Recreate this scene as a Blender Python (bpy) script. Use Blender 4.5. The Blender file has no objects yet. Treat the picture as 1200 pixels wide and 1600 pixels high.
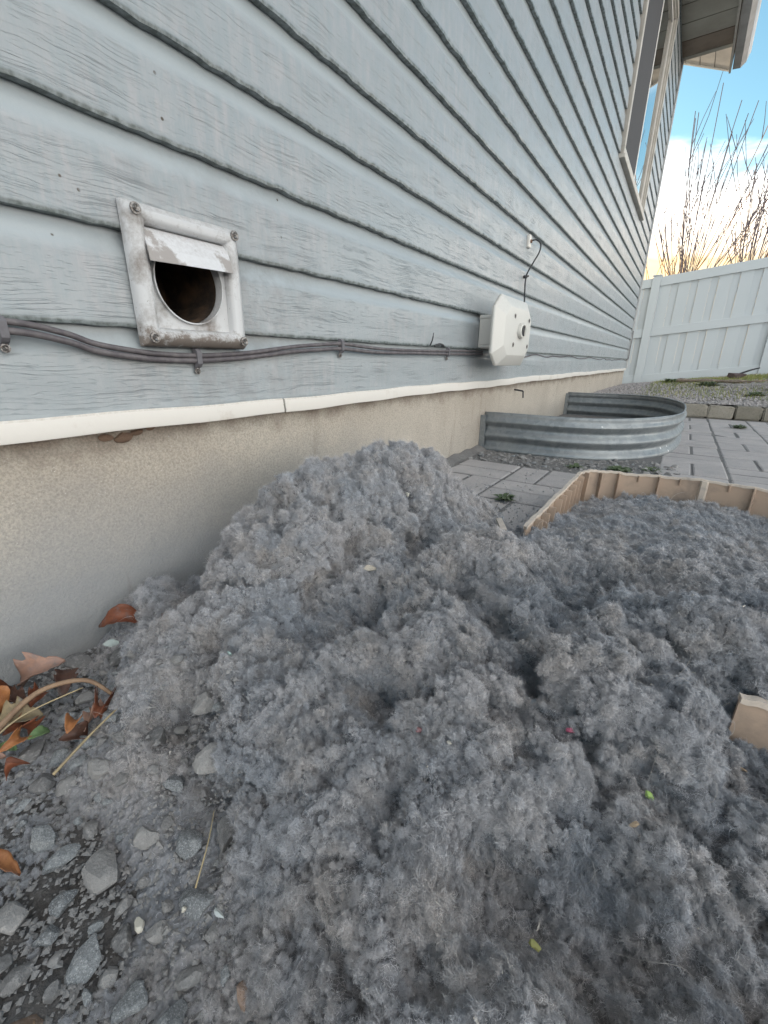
import bpy, bmesh, math, random
import numpy as np
from mathutils import Vector, Matrix, Euler
R = math.radians
rnd = random.Random(7)
rng = np.random.default_rng(11)
sc = bpy.context.scene
col = sc.collection

# ------------------------------------------------------------------ camera
cd = bpy.data.cameras.new('camera'); cam = bpy.data.objects.new('camera', cd); col.objects.link(cam)
cd.sensor_fit = 'HORIZONTAL'; cd.sensor_width = 36; cd.lens = 674.03/1200*36
cd.clip_start = .01; cd.clip_end = 3000
Rv = Vector((.8335, .55245, .00887)); Uv = Vector((-.19054, .27234, .94315)); Fv = Vector((-.51862, .7878, -.33226))
CAM = Vector((.692, 0, 0))
m = Matrix((Rv, Uv, -Fv)).transposed().to_4x4(); m.translation = CAM
cam.matrix_world = m
sc.camera = cam

# ------------------------------------------------------------------ world and sun
SUN_EL, SUN_AZ = R(8), R(-38)            # azimuth measured from +Y towards +X
w = bpy.data.worlds.new('World'); sc.world = w; w.use_nodes = True
nt = w.node_tree; nt.nodes.clear()
def N(t, k, **kw):
    n = t.nodes.new(k)
    for a, b in kw.items():
        if a.startswith('i_'):
            key = a[2:]
            n.inputs[int(key) if key.isdigit() else key.replace('_', ' ')].default_value = b
        else: setattr(n, a, b)
    return n
def ramp(t, pts, interp='LINEAR'):
    n = t.nodes.new('ShaderNodeValToRGB'); n.color_ramp.interpolation = interp
    e = n.color_ramp.elements
    while len(e) < len(pts): e.new(.5)
    for el, (p, c) in zip(e, pts):
        el.position = p; el.color = (c, c, c, 1) if isinstance(c, (int, float)) else (*c, 1)
    return n
sky = N(nt, 'ShaderNodeTexSky', sky_type='NISHITA', sun_disc=False, sun_elevation=SUN_EL, sun_rotation=SUN_AZ, air_density=1.0, dust_density=.6, ozone_density=1.5)
tc = N(nt, 'ShaderNodeTexCoord')
sep = N(nt, 'ShaderNodeSeparateXYZ'); nt.links.new(tc.outputs['Generated'], sep.inputs[0])
za = N(nt, 'ShaderNodeMath', operation='ADD', i_1=.18); nt.links.new(sep.outputs[2], za.inputs[0])
zm = N(nt, 'ShaderNodeMath', operation='MAXIMUM', i_1=.06); nt.links.new(za.outputs[0], zm.inputs[0])
dx = N(nt, 'ShaderNodeMath', operation='DIVIDE'); dy = N(nt, 'ShaderNodeMath', operation='DIVIDE')
nt.links.new(sep.outputs[0], dx.inputs[0]); nt.links.new(zm.outputs[0], dx.inputs[1])
nt.links.new(sep.outputs[1], dy.inputs[0]); nt.links.new(zm.outputs[0], dy.inputs[1])
cb = N(nt, 'ShaderNodeCombineXYZ', i_2=2.7); nt.links.new(dx.outputs[0], cb.inputs[0]); nt.links.new(dy.outputs[0], cb.inputs[1])
cn = N(nt, 'ShaderNodeTexNoise', i_Scale=.9, i_Detail=7.0, i_Roughness=.55, i_Distortion=.3)
nt.links.new(cb.outputs[0], cn.inputs['Vector'])
low = N(nt, 'ShaderNodeMapRange', i_1=.15, i_2=.35, i_3=.25, i_4=.015); nt.links.new(sep.outputs[2], low.inputs[0])  # denser low down; unseen overhead cover also lifted to brighten the top light
cs = N(nt, 'ShaderNodeMath', operation='ADD'); nt.links.new(cn.outputs[0], cs.inputs[0]); nt.links.new(low.outputs[0], cs.inputs[1])
cr = ramp(nt, [(.49, 0.0), (.66, 1.0)], 'EASE'); nt.links.new(cs.outputs[0], cr.inputs[0])
# sunlit cloud: warm near the sunken sun, white elsewhere
sd = N(nt, 'ShaderNodeVectorMath', operation='DOT_PRODUCT'); sd.inputs[1].default_value = (math.sin(SUN_AZ)*math.cos(SUN_EL), math.cos(SUN_AZ)*math.cos(SUN_EL), math.sin(SUN_EL))
nt.links.new(tc.outputs['Generated'], sd.inputs[0])
w1 = N(nt, 'ShaderNodeMapRange', i_1=.42, i_2=.80, i_3=0.0, i_4=1.0); nt.links.new(sd.outputs['Value'], w1.inputs[0])
w0 = N(nt, 'ShaderNodeMath', operation='MULTIPLY_ADD', i_1=.22, i_2=-.11); nt.links.new(cn.outputs[0], w0.inputs[0])
wz = N(nt, 'ShaderNodeMath', operation='ADD'); nt.links.new(sep.outputs[2], wz.inputs[0]); nt.links.new(w0.outputs[0], wz.inputs[1])
w2 = N(nt, 'ShaderNodeMapRange', i_1=.27, i_2=.12, i_3=0.0, i_4=1.3); nt.links.new(wz.outputs[0], w2.inputs[0])
w3 = N(nt, 'ShaderNodeMath', operation='MULTIPLY'); nt.links.new(w1.outputs[0], w3.inputs[0]); nt.links.new(w2.outputs[0], w3.inputs[1])
wr = ramp(nt, [(0.0, (13.2, 12.5, 11.6)), (1.0, (7.0, 5.1, 2.8))]); nt.links.new(w3.outputs[0], wr.inputs[0])
gm = N(nt, 'ShaderNodeMix', data_type='RGBA'); gm.inputs[0].default_value = .9
skg = N(nt, 'ShaderNodeMix', data_type='RGBA', blend_type='MULTIPLY'); skg.inputs[0].default_value = 1.0
skg.inputs[7].default_value = (.74, 1.02, 1.03, 1)
nt.links.new(sky.outputs[0], skg.inputs[6])
mx = N(nt, 'ShaderNodeMix', data_type='RGBA'); nt.links.new(cr.outputs[0], mx.inputs[0]); nt.links.new(skg.outputs[2], mx.inputs[6]); nt.links.new(wr.outputs[0], mx.inputs[7])
bg = N(nt, 'ShaderNodeBackground', i_Strength=.12); nt.links.new(mx.outputs[2], bg.inputs[0])
wo = N(nt, 'ShaderNodeOutputWorld'); nt.links.new(bg.outputs[0], wo.inputs[0])
sl = bpy.data.lights.new('sun', 'SUN'); sl.energy = 2.5; sl.angle = R(.6); sl.color = (1, .86, .66)
so = bpy.data.objects.new('sun', sl); col.objects.link(so)
sdir = Vector((math.sin(SUN_AZ)*math.cos(SUN_EL), math.cos(SUN_AZ)*math.cos(SUN_EL), math.sin(SUN_EL)))
so.rotation_euler = sdir.to_track_quat('Z', 'Y').to_euler()
vs = sc.view_settings; vs.view_transform = 'Standard'; vs.look = 'None'; vs.gamma = 1; vs.use_curve_mapping = False; vs.exposure = 1.25
sc.cycles.max_bounces = 6; sc.cycles.diffuse_bounces = 1; sc.cycles.glossy_bounces = 3
sc.cycles_curves.shape = 'RIBBONS'
sc.cycles.use_denoising = True; sc.cycles.denoiser = 'OPENIMAGEDENOISE'; sc.cycles.denoising_input_passes = 'RGB_ALBEDO_NORMAL'; sc.cycles.denoising_prefilter = 'NONE'

# ------------------------------------------------------------------ materials
def mat(name):
    m = bpy.data.materials.new(name); m.use_nodes = True
    t = m.node_tree; b = t.nodes['Principled BSDF']
    return m, t, b
def coords(t, scale=(1, 1, 1), kind='Object', rot=(0, 0, 0)):
    c = N(t, 'ShaderNodeTexCoord'); mp = N(t, 'ShaderNodeMapping'); mp.inputs['Scale'].default_value = scale; mp.inputs['Rotation'].default_value = rot
    t.links.new(c.outputs[kind], mp.inputs[0]); return mp.outputs[0]
def noise(t, vec, s, d=4.0, r=.55, dist=0.0):
    n = N(t, 'ShaderNodeTexNoise', i_Scale=s, i_Detail=d, i_Roughness=r, i_Distortion=dist); t.links.new(vec, n.inputs['Vector']); return n.outputs[0]
def mixc(t, fac, a, b, blend='MIX'):
    n = N(t, 'ShaderNodeMix', data_type='RGBA', blend_type=blend)
    for s, v in ((0, fac), (6, a), (7, b)):
        if isinstance(v, bpy.types.NodeSocket): t.links.new(v, n.inputs[s])
        else: n.inputs[s].default_value = v if s == 0 else (*v, 1)
    return n.outputs[2]
def math2(t, op, a, b):
    n = N(t, 'ShaderNodeMath', operation=op)
    for i, v in ((0, a), (1, b)):
        if isinstance(v, bpy.types.NodeSocket): t.links.new(v, n.inputs[i])
        else: n.inputs[i].default_value = v
    return n.outputs[0]
def rampo(t, src, pts, interp='LINEAR'):
    r = ramp(t, pts, interp); t.links.new(src, r.inputs[0]); return r.outputs[0]
def bump(t, b, h, strength, dist, prev=None):
    n = N(t, 'ShaderNodeBump', i_Strength=strength, i_Distance=dist); t.links.new(h, n.inputs['Height'])
    if prev is not None: t.links.new(prev, n.inputs['Normal'])
    t.links.new(n.outputs[0], b.inputs['Normal']); return n.outputs[0]
def simple(name, c1, c2=None, s=20, rough=.7, bs=.0, bscale=60, metal=0.0, spec=.5, rr=(.4, .65)):
    m, t, b = mat(name); v = coords(t)
    c2 = c2 or tuple(x*.75 for x in c1)
    f = rampo(t, noise(t, v, s, 6.0, .6), [(rr[0], 0.0), (rr[1], 1.0)])
    t.links.new(mixc(t, f, c1, c2), b.inputs['Base Color'])
    b.inputs['Roughness'].default_value = rough; b.inputs['Metallic'].default_value = metal; b.inputs['Specular IOR Level'].default_value = spec
    if bs: bump(t, b, noise(t, v, bscale, 6.0, .65), bs, .002)
    return m

def siding_material():
    m, t, b = mat('painted_siding'); v = coords(t)
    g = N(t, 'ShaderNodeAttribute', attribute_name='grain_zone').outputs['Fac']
    vs_ = coords(t, (1, 1.0, 1))
    # embossed wood grain: wavering lines running along the board
    wob = noise(t, coords(t, (1, 3.2, 5)), 2.2, 3.0, .5)
    sx = N(t, 'ShaderNodeSeparateXYZ'); t.links.new(v, sx.inputs[0])
    z = math2(t, 'ADD', sx.outputs[2], math2(t, 'MULTIPLY', wob, .024))
    fine = noise(t, coords(t, (1, 9, 60)), 1.0, 4.0, .6)
    zz = math2(t, 'ADD', z, math2(t, 'MULTIPLY', fine, .006))
    cz = N(t, 'ShaderNodeCombineXYZ'); t.links.new(math2(t, 'MULTIPLY', zz, 150.0), cz.inputs[2]); t.links.new(math2(t, 'MULTIPLY', sx.outputs[1], 2.6), cz.inputs[1])
    ln = noise(t, cz.outputs[0], 1.0, 2.0, .5)
    lines = rampo(t, math2(t, 'ABSOLUTE', math2(t, 'SUBTRACT', ln, .5), 0), [(0.0, 1.0), (.022, 0.0)])
    brk = rampo(t, noise(t, coords(t, (1, 9, 30)), 1.0, 3.0, .6), [(.42, 0.0), (.60, 1.0)])
    gl = math2(t, 'MULTIPLY', math2(t, 'MULTIPLY', lines, brk), g)
    tick = rampo(t, noise(t, coords(t, (1, 45, 330)), 1.0, 2.0, .5), [(.58, 0.0), (.68, 1.0)])
    tick = math2(t, 'MULTIPLY', tick, g)
    # colour: pale blue-grey paint chalked in vertical streaks
    chalk = rampo(t, noise(t, coords(t, (1, 60, 14)), 1.0, 5.0, .7), [(.40, 0.0), (.66, 1.0)])
    big = rampo(t, noise(t, v, 2.3, 4.0, .6), [(.35, 0.0), (.65, 1.0)])
    c = mixc(t, math2(t, 'MULTIPLY', chalk, big), (.335, .375, .395), (.425, .425, .435))
    c = mixc(t, math2(t, 'MULTIPLY', rampo(t, noise(t, v, 9, 6.0, .7), [(.55, 0.0), (.8, 1.0)]), .5), c, (.27, .31, .32))
    c = mixc(t, math2(t, 'MULTIPLY', gl, .40), c, (.13, .15, .155))
    c = mixc(t, math2(t, 'MULTIPLY', tick, .16), c, (.22, .25, .26))
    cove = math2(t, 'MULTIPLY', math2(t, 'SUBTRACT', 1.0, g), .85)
    c = mixc(t, cove, c, (.425, .475, .50))  # lighter cove band: sky highlight painted into the colour
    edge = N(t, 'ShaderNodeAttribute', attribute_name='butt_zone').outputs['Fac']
    lap_mottle = rampo(t, noise(t, coords(t, (1, 1, 1)), 70, 4.0, .6), [(.38, .55), (.62, 1.0)])
    c = mixc(t, math2(t, 'MULTIPLY', edge, lap_mottle), c, (.085, .105, .10))  # shade under the board butts put into the colour, mottled
    dv = N(t, 'ShaderNodeVectorMath', operation='DISTANCE'); dv.inputs[1].default_value = (0, .56, .06); t.links.new(v, dv.inputs[0])
    sm = math2(t, 'MULTIPLY', rampo(t, dv.outputs['Value'], [(.05, .55), (.34, 0.0)], 'EASE'), rampo(t, noise(t, v, 19, 6.0, .7), [(.42, 0.0), (.62, 1.0)]))
    c = mixc(t, sm, c, (.25, .25, .25))
    sp = N(t, 'ShaderNodeTexVoronoi', i_Scale=26.0); t.links.new(v, sp.inputs['Vector'])
    dots = rampo(t, sp.outputs['Distance'], [(.045, 1.0), (.075, 0.0)])
    pick = rampo(t, noise(t, v, 5.1, 2.0), [(.60, 0.0), (.62, 1.0)])
    c = mixc(t, math2(t, 'MULTIPLY', dots, pick), c, (.09, .07, .05))
    t.links.new(c, b.inputs['Base Color'])
    rr = rampo(t, noise(t, v, 14, 5.0, .6), [(.3, .28), (.7, .44)]); t.links.new(rr, b.inputs['Roughness'])
    b.inputs['Specular IOR Level'].default_value = .55
    h = math2(t, 'SUBTRACT', noise(t, v, 160, 4.0, .6), math2(t, 'ADD', math2(t, 'MULTIPLY', gl, 2.2), math2(t, 'MULTIPLY', tick, .9)))
    n1 = bump(t, b, h, .5, .0009)
    bump(t, b, noise(t, coords(t, (1, 3.5, 9)), 1.0, 2.0, .5), .35, .012, n1)
    return m
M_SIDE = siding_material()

def stucco_material():
    m, t, b = mat('foundation_parge'); v = coords(t)
    gr = noise(t, v, 270, 4.0, .8)
    big = noise(t, v, 3.0, 5.0, .6)
    c = mixc(t, rampo(t, big, [(.35, 0.0), (.65, 1.0)]), (.50, .445, .375), (.58, .53, .455))
    c = mixc(t, rampo(t, gr, [(.38, 0.0), (.60, 1.0)]), mixc(t, .52, c, (.18, .165, .15)), c)
    sp = N(t, 'ShaderNodeTexVoronoi', i_Scale=240.0); t.links.new(v, sp.inputs['Vector'])
    c = mixc(t, math2(t, 'MULTIPLY', rampo(t, sp.outputs['Distance'], [(.10, 1.0), (.2, 0.0)]), rampo(t, noise(t, v, 90, 2.0), [(.55, 0.0), (.6, .8)])), c, (.75, .72, .68))
    # grey lint dust settled low on the wall around the heap
    sx = N(t, 'ShaderNodeSeparateXYZ'); t.links.new(v, sx.inputs[0])
    low = rampo(t, math2(t, 'ADD', sx.outputs[2], math2(t, 'MULTIPLY', noise(t, v, 7, 4.0, .6), .14)), [(-.0, 0.0), (1.0, 0.0)])
    mr = N(t, 'ShaderNodeMapRange', i_1=-.16, i_2=-.34, i_3=0.0, i_4=.85)
    t.links.new(math2(t, 'SUBTRACT', math2(t, 'ADD', sx.outputs[2], math2(t, 'MULTIPLY', noise(t, v, 6, 4.0, .6), .16)), .08), mr.inputs[0])
    my = N(t, 'ShaderNodeMapRange', i_1=.75, i_2=1.2, i_3=1.0, i_4=0.15); t.links.new(sx.outputs[1], my.inputs[0])
    c = mixc(t, math2(t, 'MULTIPLY', mr.outputs[0], my.outputs[0]), c, (.33, .345, .36))
    st = rampo(t, noise(t, coords(t, (1, 12, 2)), 1.0, 5.0, .65), [(.60, 0.0), (.8, .55)])
    c = mixc(t, st, c, (.16, .12, .09))
    ck = N(t, 'ShaderNodeTexVoronoi', feature='DISTANCE_TO_EDGE', i_Scale=1.15); wv = N(t, 'ShaderNodeVectorMath', operation='ADD')
    nv = N(t, 'ShaderNodeTexNoise', i_Scale=9.0, i_Detail=5.0); t.links.new(v, nv.inputs['Vector']); sv = N(t, 'ShaderNodeVectorMath', operation='SCALE'); sv.inputs['Scale'].default_value = .10
    t.links.new(nv.outputs['Color'], sv.inputs[0]); t.links.new(v, wv.inputs[0]); t.links.new(sv.outputs[0], wv.inputs[1]); t.links.new(wv.outputs[0], ck.inputs['Vector'])
    cf = math2(t, 'MULTIPLY', rampo(t, ck.outputs['Distance'], [(.0006, .55), (.0022, 0.0)]), rampo(t, noise(t, v, 2.1, 2.0), [(.54, 0.0), (.60, 1.0)]))
    c = mixc(t, cf, c, (.10, .085, .07))
    # ragged dark brown band under the starter strip
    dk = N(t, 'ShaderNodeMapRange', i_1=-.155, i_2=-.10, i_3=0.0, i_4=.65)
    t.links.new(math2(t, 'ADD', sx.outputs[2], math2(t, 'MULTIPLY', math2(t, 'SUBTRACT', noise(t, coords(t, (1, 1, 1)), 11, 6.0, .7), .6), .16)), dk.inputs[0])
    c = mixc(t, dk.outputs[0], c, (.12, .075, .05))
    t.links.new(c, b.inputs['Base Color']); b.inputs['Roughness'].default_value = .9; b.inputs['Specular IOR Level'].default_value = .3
    n1 = bump(t, b, gr, .9, .0016)
    bump(t, b, noise(t, v, 30, 4.0, .6), .35, .006, n1)
    return m
M_FOUND = stucco_material()

def dirty_plastic(name, base, dirt, amt=(.52, .72), rough=.42, s=22, streak=(1, 1, 1), grime=False):
    m, t, b = mat(name); v = coords(t, streak)
    d = noise(t, v, s, 8.0, .7); d2 = noise(t, v, 7, 3.0, .5)
    f = rampo(t, math2(t, 'ADD', math2(t, 'MULTIPLY', d, .65), math2(t, 'MULTIPLY', d2, .35)), [(amt[0], 0.0), (amt[1], .85)])
    g = N(t, 'ShaderNodeNewGeometry'); sx = N(t, 'ShaderNodeSeparateXYZ'); t.links.new(g.outputs['True Normal'], sx.inputs[0])
    up = rampo(t, sx.outputs[2], [(.1, 0.0), (.8, .5)])
    f2 = math2(t, 'MAXIMUM', f, math2(t, 'MULTIPLY', up, rampo(t, noise(t, v, 130, 5.0, .8), [(.40, 0.2), (.62, 1.0)])))
    if grime:   # dust and lint caked on the lower part of the vent
        so_ = N(t, 'ShaderNodeSeparateXYZ'); t.links.new(v, so_.inputs[0])
        gz_ = N(t, 'ShaderNodeMapRange', i_1=-.035, i_2=-.088, i_3=-.25, i_4=.28); t.links.new(so_.outputs[2], gz_.inputs[0])
        gn = rampo(t, math2(t, 'ADD', math2(t, 'ADD', math2(t, 'MULTIPLY', noise(t, v, 75, 7.0, .75), .75), math2(t, 'MULTIPLY', noise(t, v, 24, 4.0, .6), .3)), gz_.outputs[0]), [(.62, 0.0), (.76, .9)])
        f2 = math2(t, 'MAXIMUM', f2, gn)
        sp_ = rampo(t, noise(t, v, 260, 3.0, .8), [(.66, 0.0), (.70, .8)]); f2 = math2(t, 'MAXIMUM', f2, sp_)
    t.links.new(mixc(t, f2, base, dirt), b.inputs['Base Color'])
    t.links.new(rampo(t, f, [(0, rough), (1, .85)]), b.inputs['Roughness'])
    bump(t, b, noise(t, v, 120, 5.0, .6), .25, .0012)
    return m
M_VENT = dirty_plastic('weathered_white_plastic', (.60, .61, .62), (.17, .135, .11), (.50, .66), grime=True)
M_HOOD = dirty_plastic('aged_ivory_plastic', (.66, .655, .62), (.36, .33, .29), (.60, .82))
M_WHITE = dirty_plastic('white_trim_metal', (.76, .73, .68), (.40, .31, .23), (.56, .8), s=14)
M_FENCE = simple('white_vinyl', (.55, .605, .64), (.52, .575, .61), .8, .45, 0)
M_TRIM = simple('beige_trim', (.55, .52, .47), (.45, .42, .37), 12, .5, .1)
M_SOFFIT = simple('aluminium_soffit', (.42, .40, .34), (.32, .29, .24), 3, .5)
M_SOFFITD = simple('dark_brown_soffit', (.26, .20, .15), (.17, .125, .09), 5, .6)  # darker brown panels near the far end of the eave
M_SHEATH = simple('dark_sheathing', (.05, .045, .04))
M_ROOF = simple('asphalt_shingle', (.07, .065, .06), None, 40, .9, .5)
M_CABLE = simple('grey_cable_jacket', (.10, .09, .098), (.17, .155, .16), 60, .55, .25, 150)
M_BLACK = simple('black_rubber', (.02, .022, .026), (.05, .05, .055), 60, .5)
M_SCREW = simple('dull_screw_metal', (.32, .31, .30), (.12, .10, .09), 300, .4, .3, 400, metal=.8)
M_DUCT = simple('dark_brown_duct', (.02, .014, .010), (.085, .05, .028), 30, .9, .9, 60)  # very dark mottled brown duct wall
M_SCREEN = simple('insect_screen', (.055, .055, .06), (.045, .045, .05), 500, .8, .1, 900)
M_MUD = simple('dried_mud', (.30, .20, .14), (.16, .10, .07), 50, .95, .8, 120)
def glass():
    m, t, b = mat('window_glass'); b.inputs['Base Color'].default_value = (.02, .025, .025, 1); b.inputs['Roughness'].default_value = .02
    b.inputs['Specular IOR Level'].default_value = .9; b.inputs['Coat Weight'].default_value = 1; b.inputs['Coat Roughness'].default_value = .01
    return m
M_GLASS = glass()
def galvanised():
    m, t, b = mat('galvanised_steel'); v = coords(t)
    vo = N(t, 'ShaderNodeTexVoronoi', i_Scale=55.0); t.links.new(v, vo.inputs['Vector'])
    bw = N(t, 'ShaderNodeRGBToBW'); t.links.new(vo.outputs['Color'], bw.inputs[0])
    c = mixc(t, bw.outputs[0], (.20, .225, .24), (.29, .315, .33))
    c = mixc(t, rampo(t, noise(t, coords(t, (1, 1, 2)), 8, 7.0, .7), [(.45, 0.0), (.7, .6)]), c, (.38, .395, .395))
    sx = N(t, 'ShaderNodeSeparateXYZ'); t.links.new(v, sx.inputs[0])
    mr = N(t, 'ShaderNodeMapRange', i_1=-.29, i_2=-.355, i_3=0.0, i_4=.85)
    t.links.new(math2(t, 'ADD', sx.outputs[2], math2(t, 'MULTIPLY', math2(t, 'SUBTRACT', noise(t, v, 13, 5.0, .6), .5), .09)), mr.inputs[0])
    c = mixc(t, mr.outputs[0], c, (.42, .355, .26))
    vo2 = N(t, 'ShaderNodeTexVoronoi', i_Scale=16.0); t.links.new(v, vo2.inputs['Vector'])
    c = mixc(t, math2(t, 'MULTIPLY', rampo(t, vo2.outputs['Distance'], [(.07, 1.0), (.11, 0.0)]), rampo(t, noise(t, v, 8, 2.0), [(.56, 0.0), (.6, .9)])), c, (.75, .76, .76))
    t.links.new(c, b.inputs['Base Color'])
    b.inputs['Metallic'].default_value = .55
    t.links.new(rampo(t, noise(t, v, 18, 6.0, .6), [(.3, .38), (.7, .62)]), b.inputs['Roughness'])
    bump(t, b, noise(t, v, 30, 5.0, .6), .25, .004)
    return m
M_GALV = galvanised()
def paver_mat():
    m, t, b = mat('grey_concrete_paver'); v = coords(t, kind='Object')
    oi = N(t, 'ShaderNodeObjectInfo')
    geo = N(t, 'ShaderNodeNewGeometry')
    base = mixc(t, oi.outputs['Random'], (.405, .378, .372), (.47, .44, .43))
    n = noise(t, geo.outputs['Position'], 14, 7.0, .65)
    c = mixc(t, rampo(t, n, [(.40, 0.0), (.68, .6)]), base, (.29, .285, .29))
    c = mixc(t, rampo(t, noise(t, geo.outputs['Position'], 260, 3.0, .7), [(.45, 0.0), (.66, .5)]), c, (.54, .53, .53))
    t.links.new(c, b.inputs['Base Color']); b.inputs['Roughness'].default_value = .9; b.inputs['Specular IOR Level'].default_value = .25
    n1 = bump(t, b, noise(t, geo.outputs['Position'], 260, 4.0, .7), .7, .0016)
    bump(t, b, noise(t, geo.outputs['Position'], 25, 4.0, .6), .35, .006, n1)
    return m
M_PAVER = paver_mat()
def world_noise_mat(name, cols, s=8, s2=200, rough=.9, bs=.7, bd=.004, spec=.3, sparkle=0.0, rand=True):
    m, t, b = mat(name); geo = N(t, 'ShaderNodeNewGeometry'); P = geo.outputs['Position']
    oi = N(t, 'ShaderNodeObjectInfo')
    f = noise(t, P, s, 6.0, .65)
    if rand: f = math2(t, 'ADD', math2(t, 'MULTIPLY', f, .6), math2(t, 'MULTIPLY', oi.outputs['Random'], .4))
    c = mixc(t, rampo(t, f, [(.3, 0.0), (.68, 1.0)]), cols[0], cols[1])
    fn = noise(t, P, s2, 4.0, .7)
    c = mixc(t, rampo(t, fn, [(.5, 0.0), (.7, .7)]), c, cols[2])
    t.links.new(c, b.inputs['Base Color']); b.inputs['Roughness'].default_value = rough; b.inputs['Specular IOR Level'].default_value = spec
    if sparkle:
        vo = N(t, 'ShaderNodeTexVoronoi', i_Scale=sparkle); t.links.new(P, vo.inputs['Vector'])
        bw = N(t, 'ShaderNodeRGBToBW'); t.links.new(vo.outputs['Color'], bw.inputs[0])
        t.links.new(rampo(t, bw.outputs[0], [(.35, .22), (.6, .7)]), b.inputs['Roughness'])
        c2 = mixc(t, rampo(t, bw.outputs[0], [(.66, 0.0), (.76, .7)]), c, (.42, .44, .45)); t.links.new(c2, b.inputs['Base Color'])
        n1 = bump(t, b, bw.outputs[0], .7, .0015)
        bump(t, b, fn, bs, bd, n1)
    else: bump(t, b, fn, bs, bd)
    return m
M_STONE = world_noise_mat('speckled_granite_gravel', ((.16, .17, .18), (.27, .285, .295), (.40, .42, .43)), 30, 160, sparkle=1300)
M_STONED = world_noise_mat('dusty_dark_gravel', ((.17, .17, .172), (.31, .305, .30), (.42, .41, .40)), 30, 200)
M_STONEB = world_noise_mat('brown_pebble', ((.22, .16, .12), (.33, .24, .19), (.4, .32, .28)), 30, 200)
M_SOIL = world_noise_mat('dark_gritty_soil', ((.085, .08, .078), (.16, .155, .152), (.24, .235, .23)), 20, 150, bd=.006, rand=False)
M_BED = world_noise_mat('bed_soil', ((.20, .18, .16), (.32, .29, .26), (.20, .21, .12)), 3, 30, bd=.02, rand=False)
M_EDGESTONE = world_noise_mat('tan_retaining_block', ((.22, .205, .17), (.34, .315, .27), (.16, .15, .12)), 14, 90)
M_TANP = dirty_plastic('tan_edging_plastic', (.50, .375, .285), (.22, .185, .16), (.50, .70), .5, 14)
M_TANE = dirty_plastic('pale_edging_rim', (.64, .56, .48), (.33, .30, .28), (.5, .72), .55, 40)
M_BARK = simple('sunlit_bark', (.42, .19, .06), (.24, .10, .04), 40, .8)  # orange of the low sun put into the bark colour
M_TWIG = simple('grey_twig', (.16, .13, .14), (.10, .085, .10), 40, .8)
M_LOG = simple('weathered_wood', (.26, .21, .16), (.12, .09, .07), 20, .9, .6)
M_GRASS = simple('grass_blade', (.17, .23, .06), (.36, .33, .13), 5, .8)
M_WEED = simple('weed_leaf', (.085, .13, .06), (.14, .17, .10), 30, .8)

def lint_material(name, tone=1.0):
    m, t, b = mat(name); geo = N(t, 'ShaderNodeNewGeometry'); P = geo.outputs['Position']
    big = rampo(t, noise(t, P, 7, 5.0, .6), [(.34, 0.0), (.66, 1.0)])
    warm = rampo(t, noise(t, P, 16, 5.0, .65), [(.46, 0.0), (.68, 1.0)])
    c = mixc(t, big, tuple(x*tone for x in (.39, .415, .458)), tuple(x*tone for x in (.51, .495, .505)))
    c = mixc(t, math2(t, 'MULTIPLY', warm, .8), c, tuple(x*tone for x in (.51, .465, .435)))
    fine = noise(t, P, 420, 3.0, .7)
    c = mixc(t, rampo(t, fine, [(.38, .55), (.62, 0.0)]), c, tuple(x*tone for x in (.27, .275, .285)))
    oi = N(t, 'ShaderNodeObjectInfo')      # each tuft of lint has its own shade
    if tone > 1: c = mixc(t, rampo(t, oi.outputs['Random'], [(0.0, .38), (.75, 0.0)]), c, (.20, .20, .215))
    t.links.new(c, b.inputs['Base Color'])
    b.inputs['Roughness'].default_value = 1; b.inputs['Specular IOR Level'].default_value = .05
    b.inputs['Sheen Weight'].default_value = 0
    bump(t, b, noise(t, P, 330, 5.0, .75), .9, .0016)
    return m
M_LINT = lint_material('dryer_lint', .66)  # heap mesh toned down: crevice shade put into the lint colour
M_FUZZ = lint_material('lint_fibre', 1.68)  # same lint toned up, offsetting the fibres' self-shadow in the colour

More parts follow.
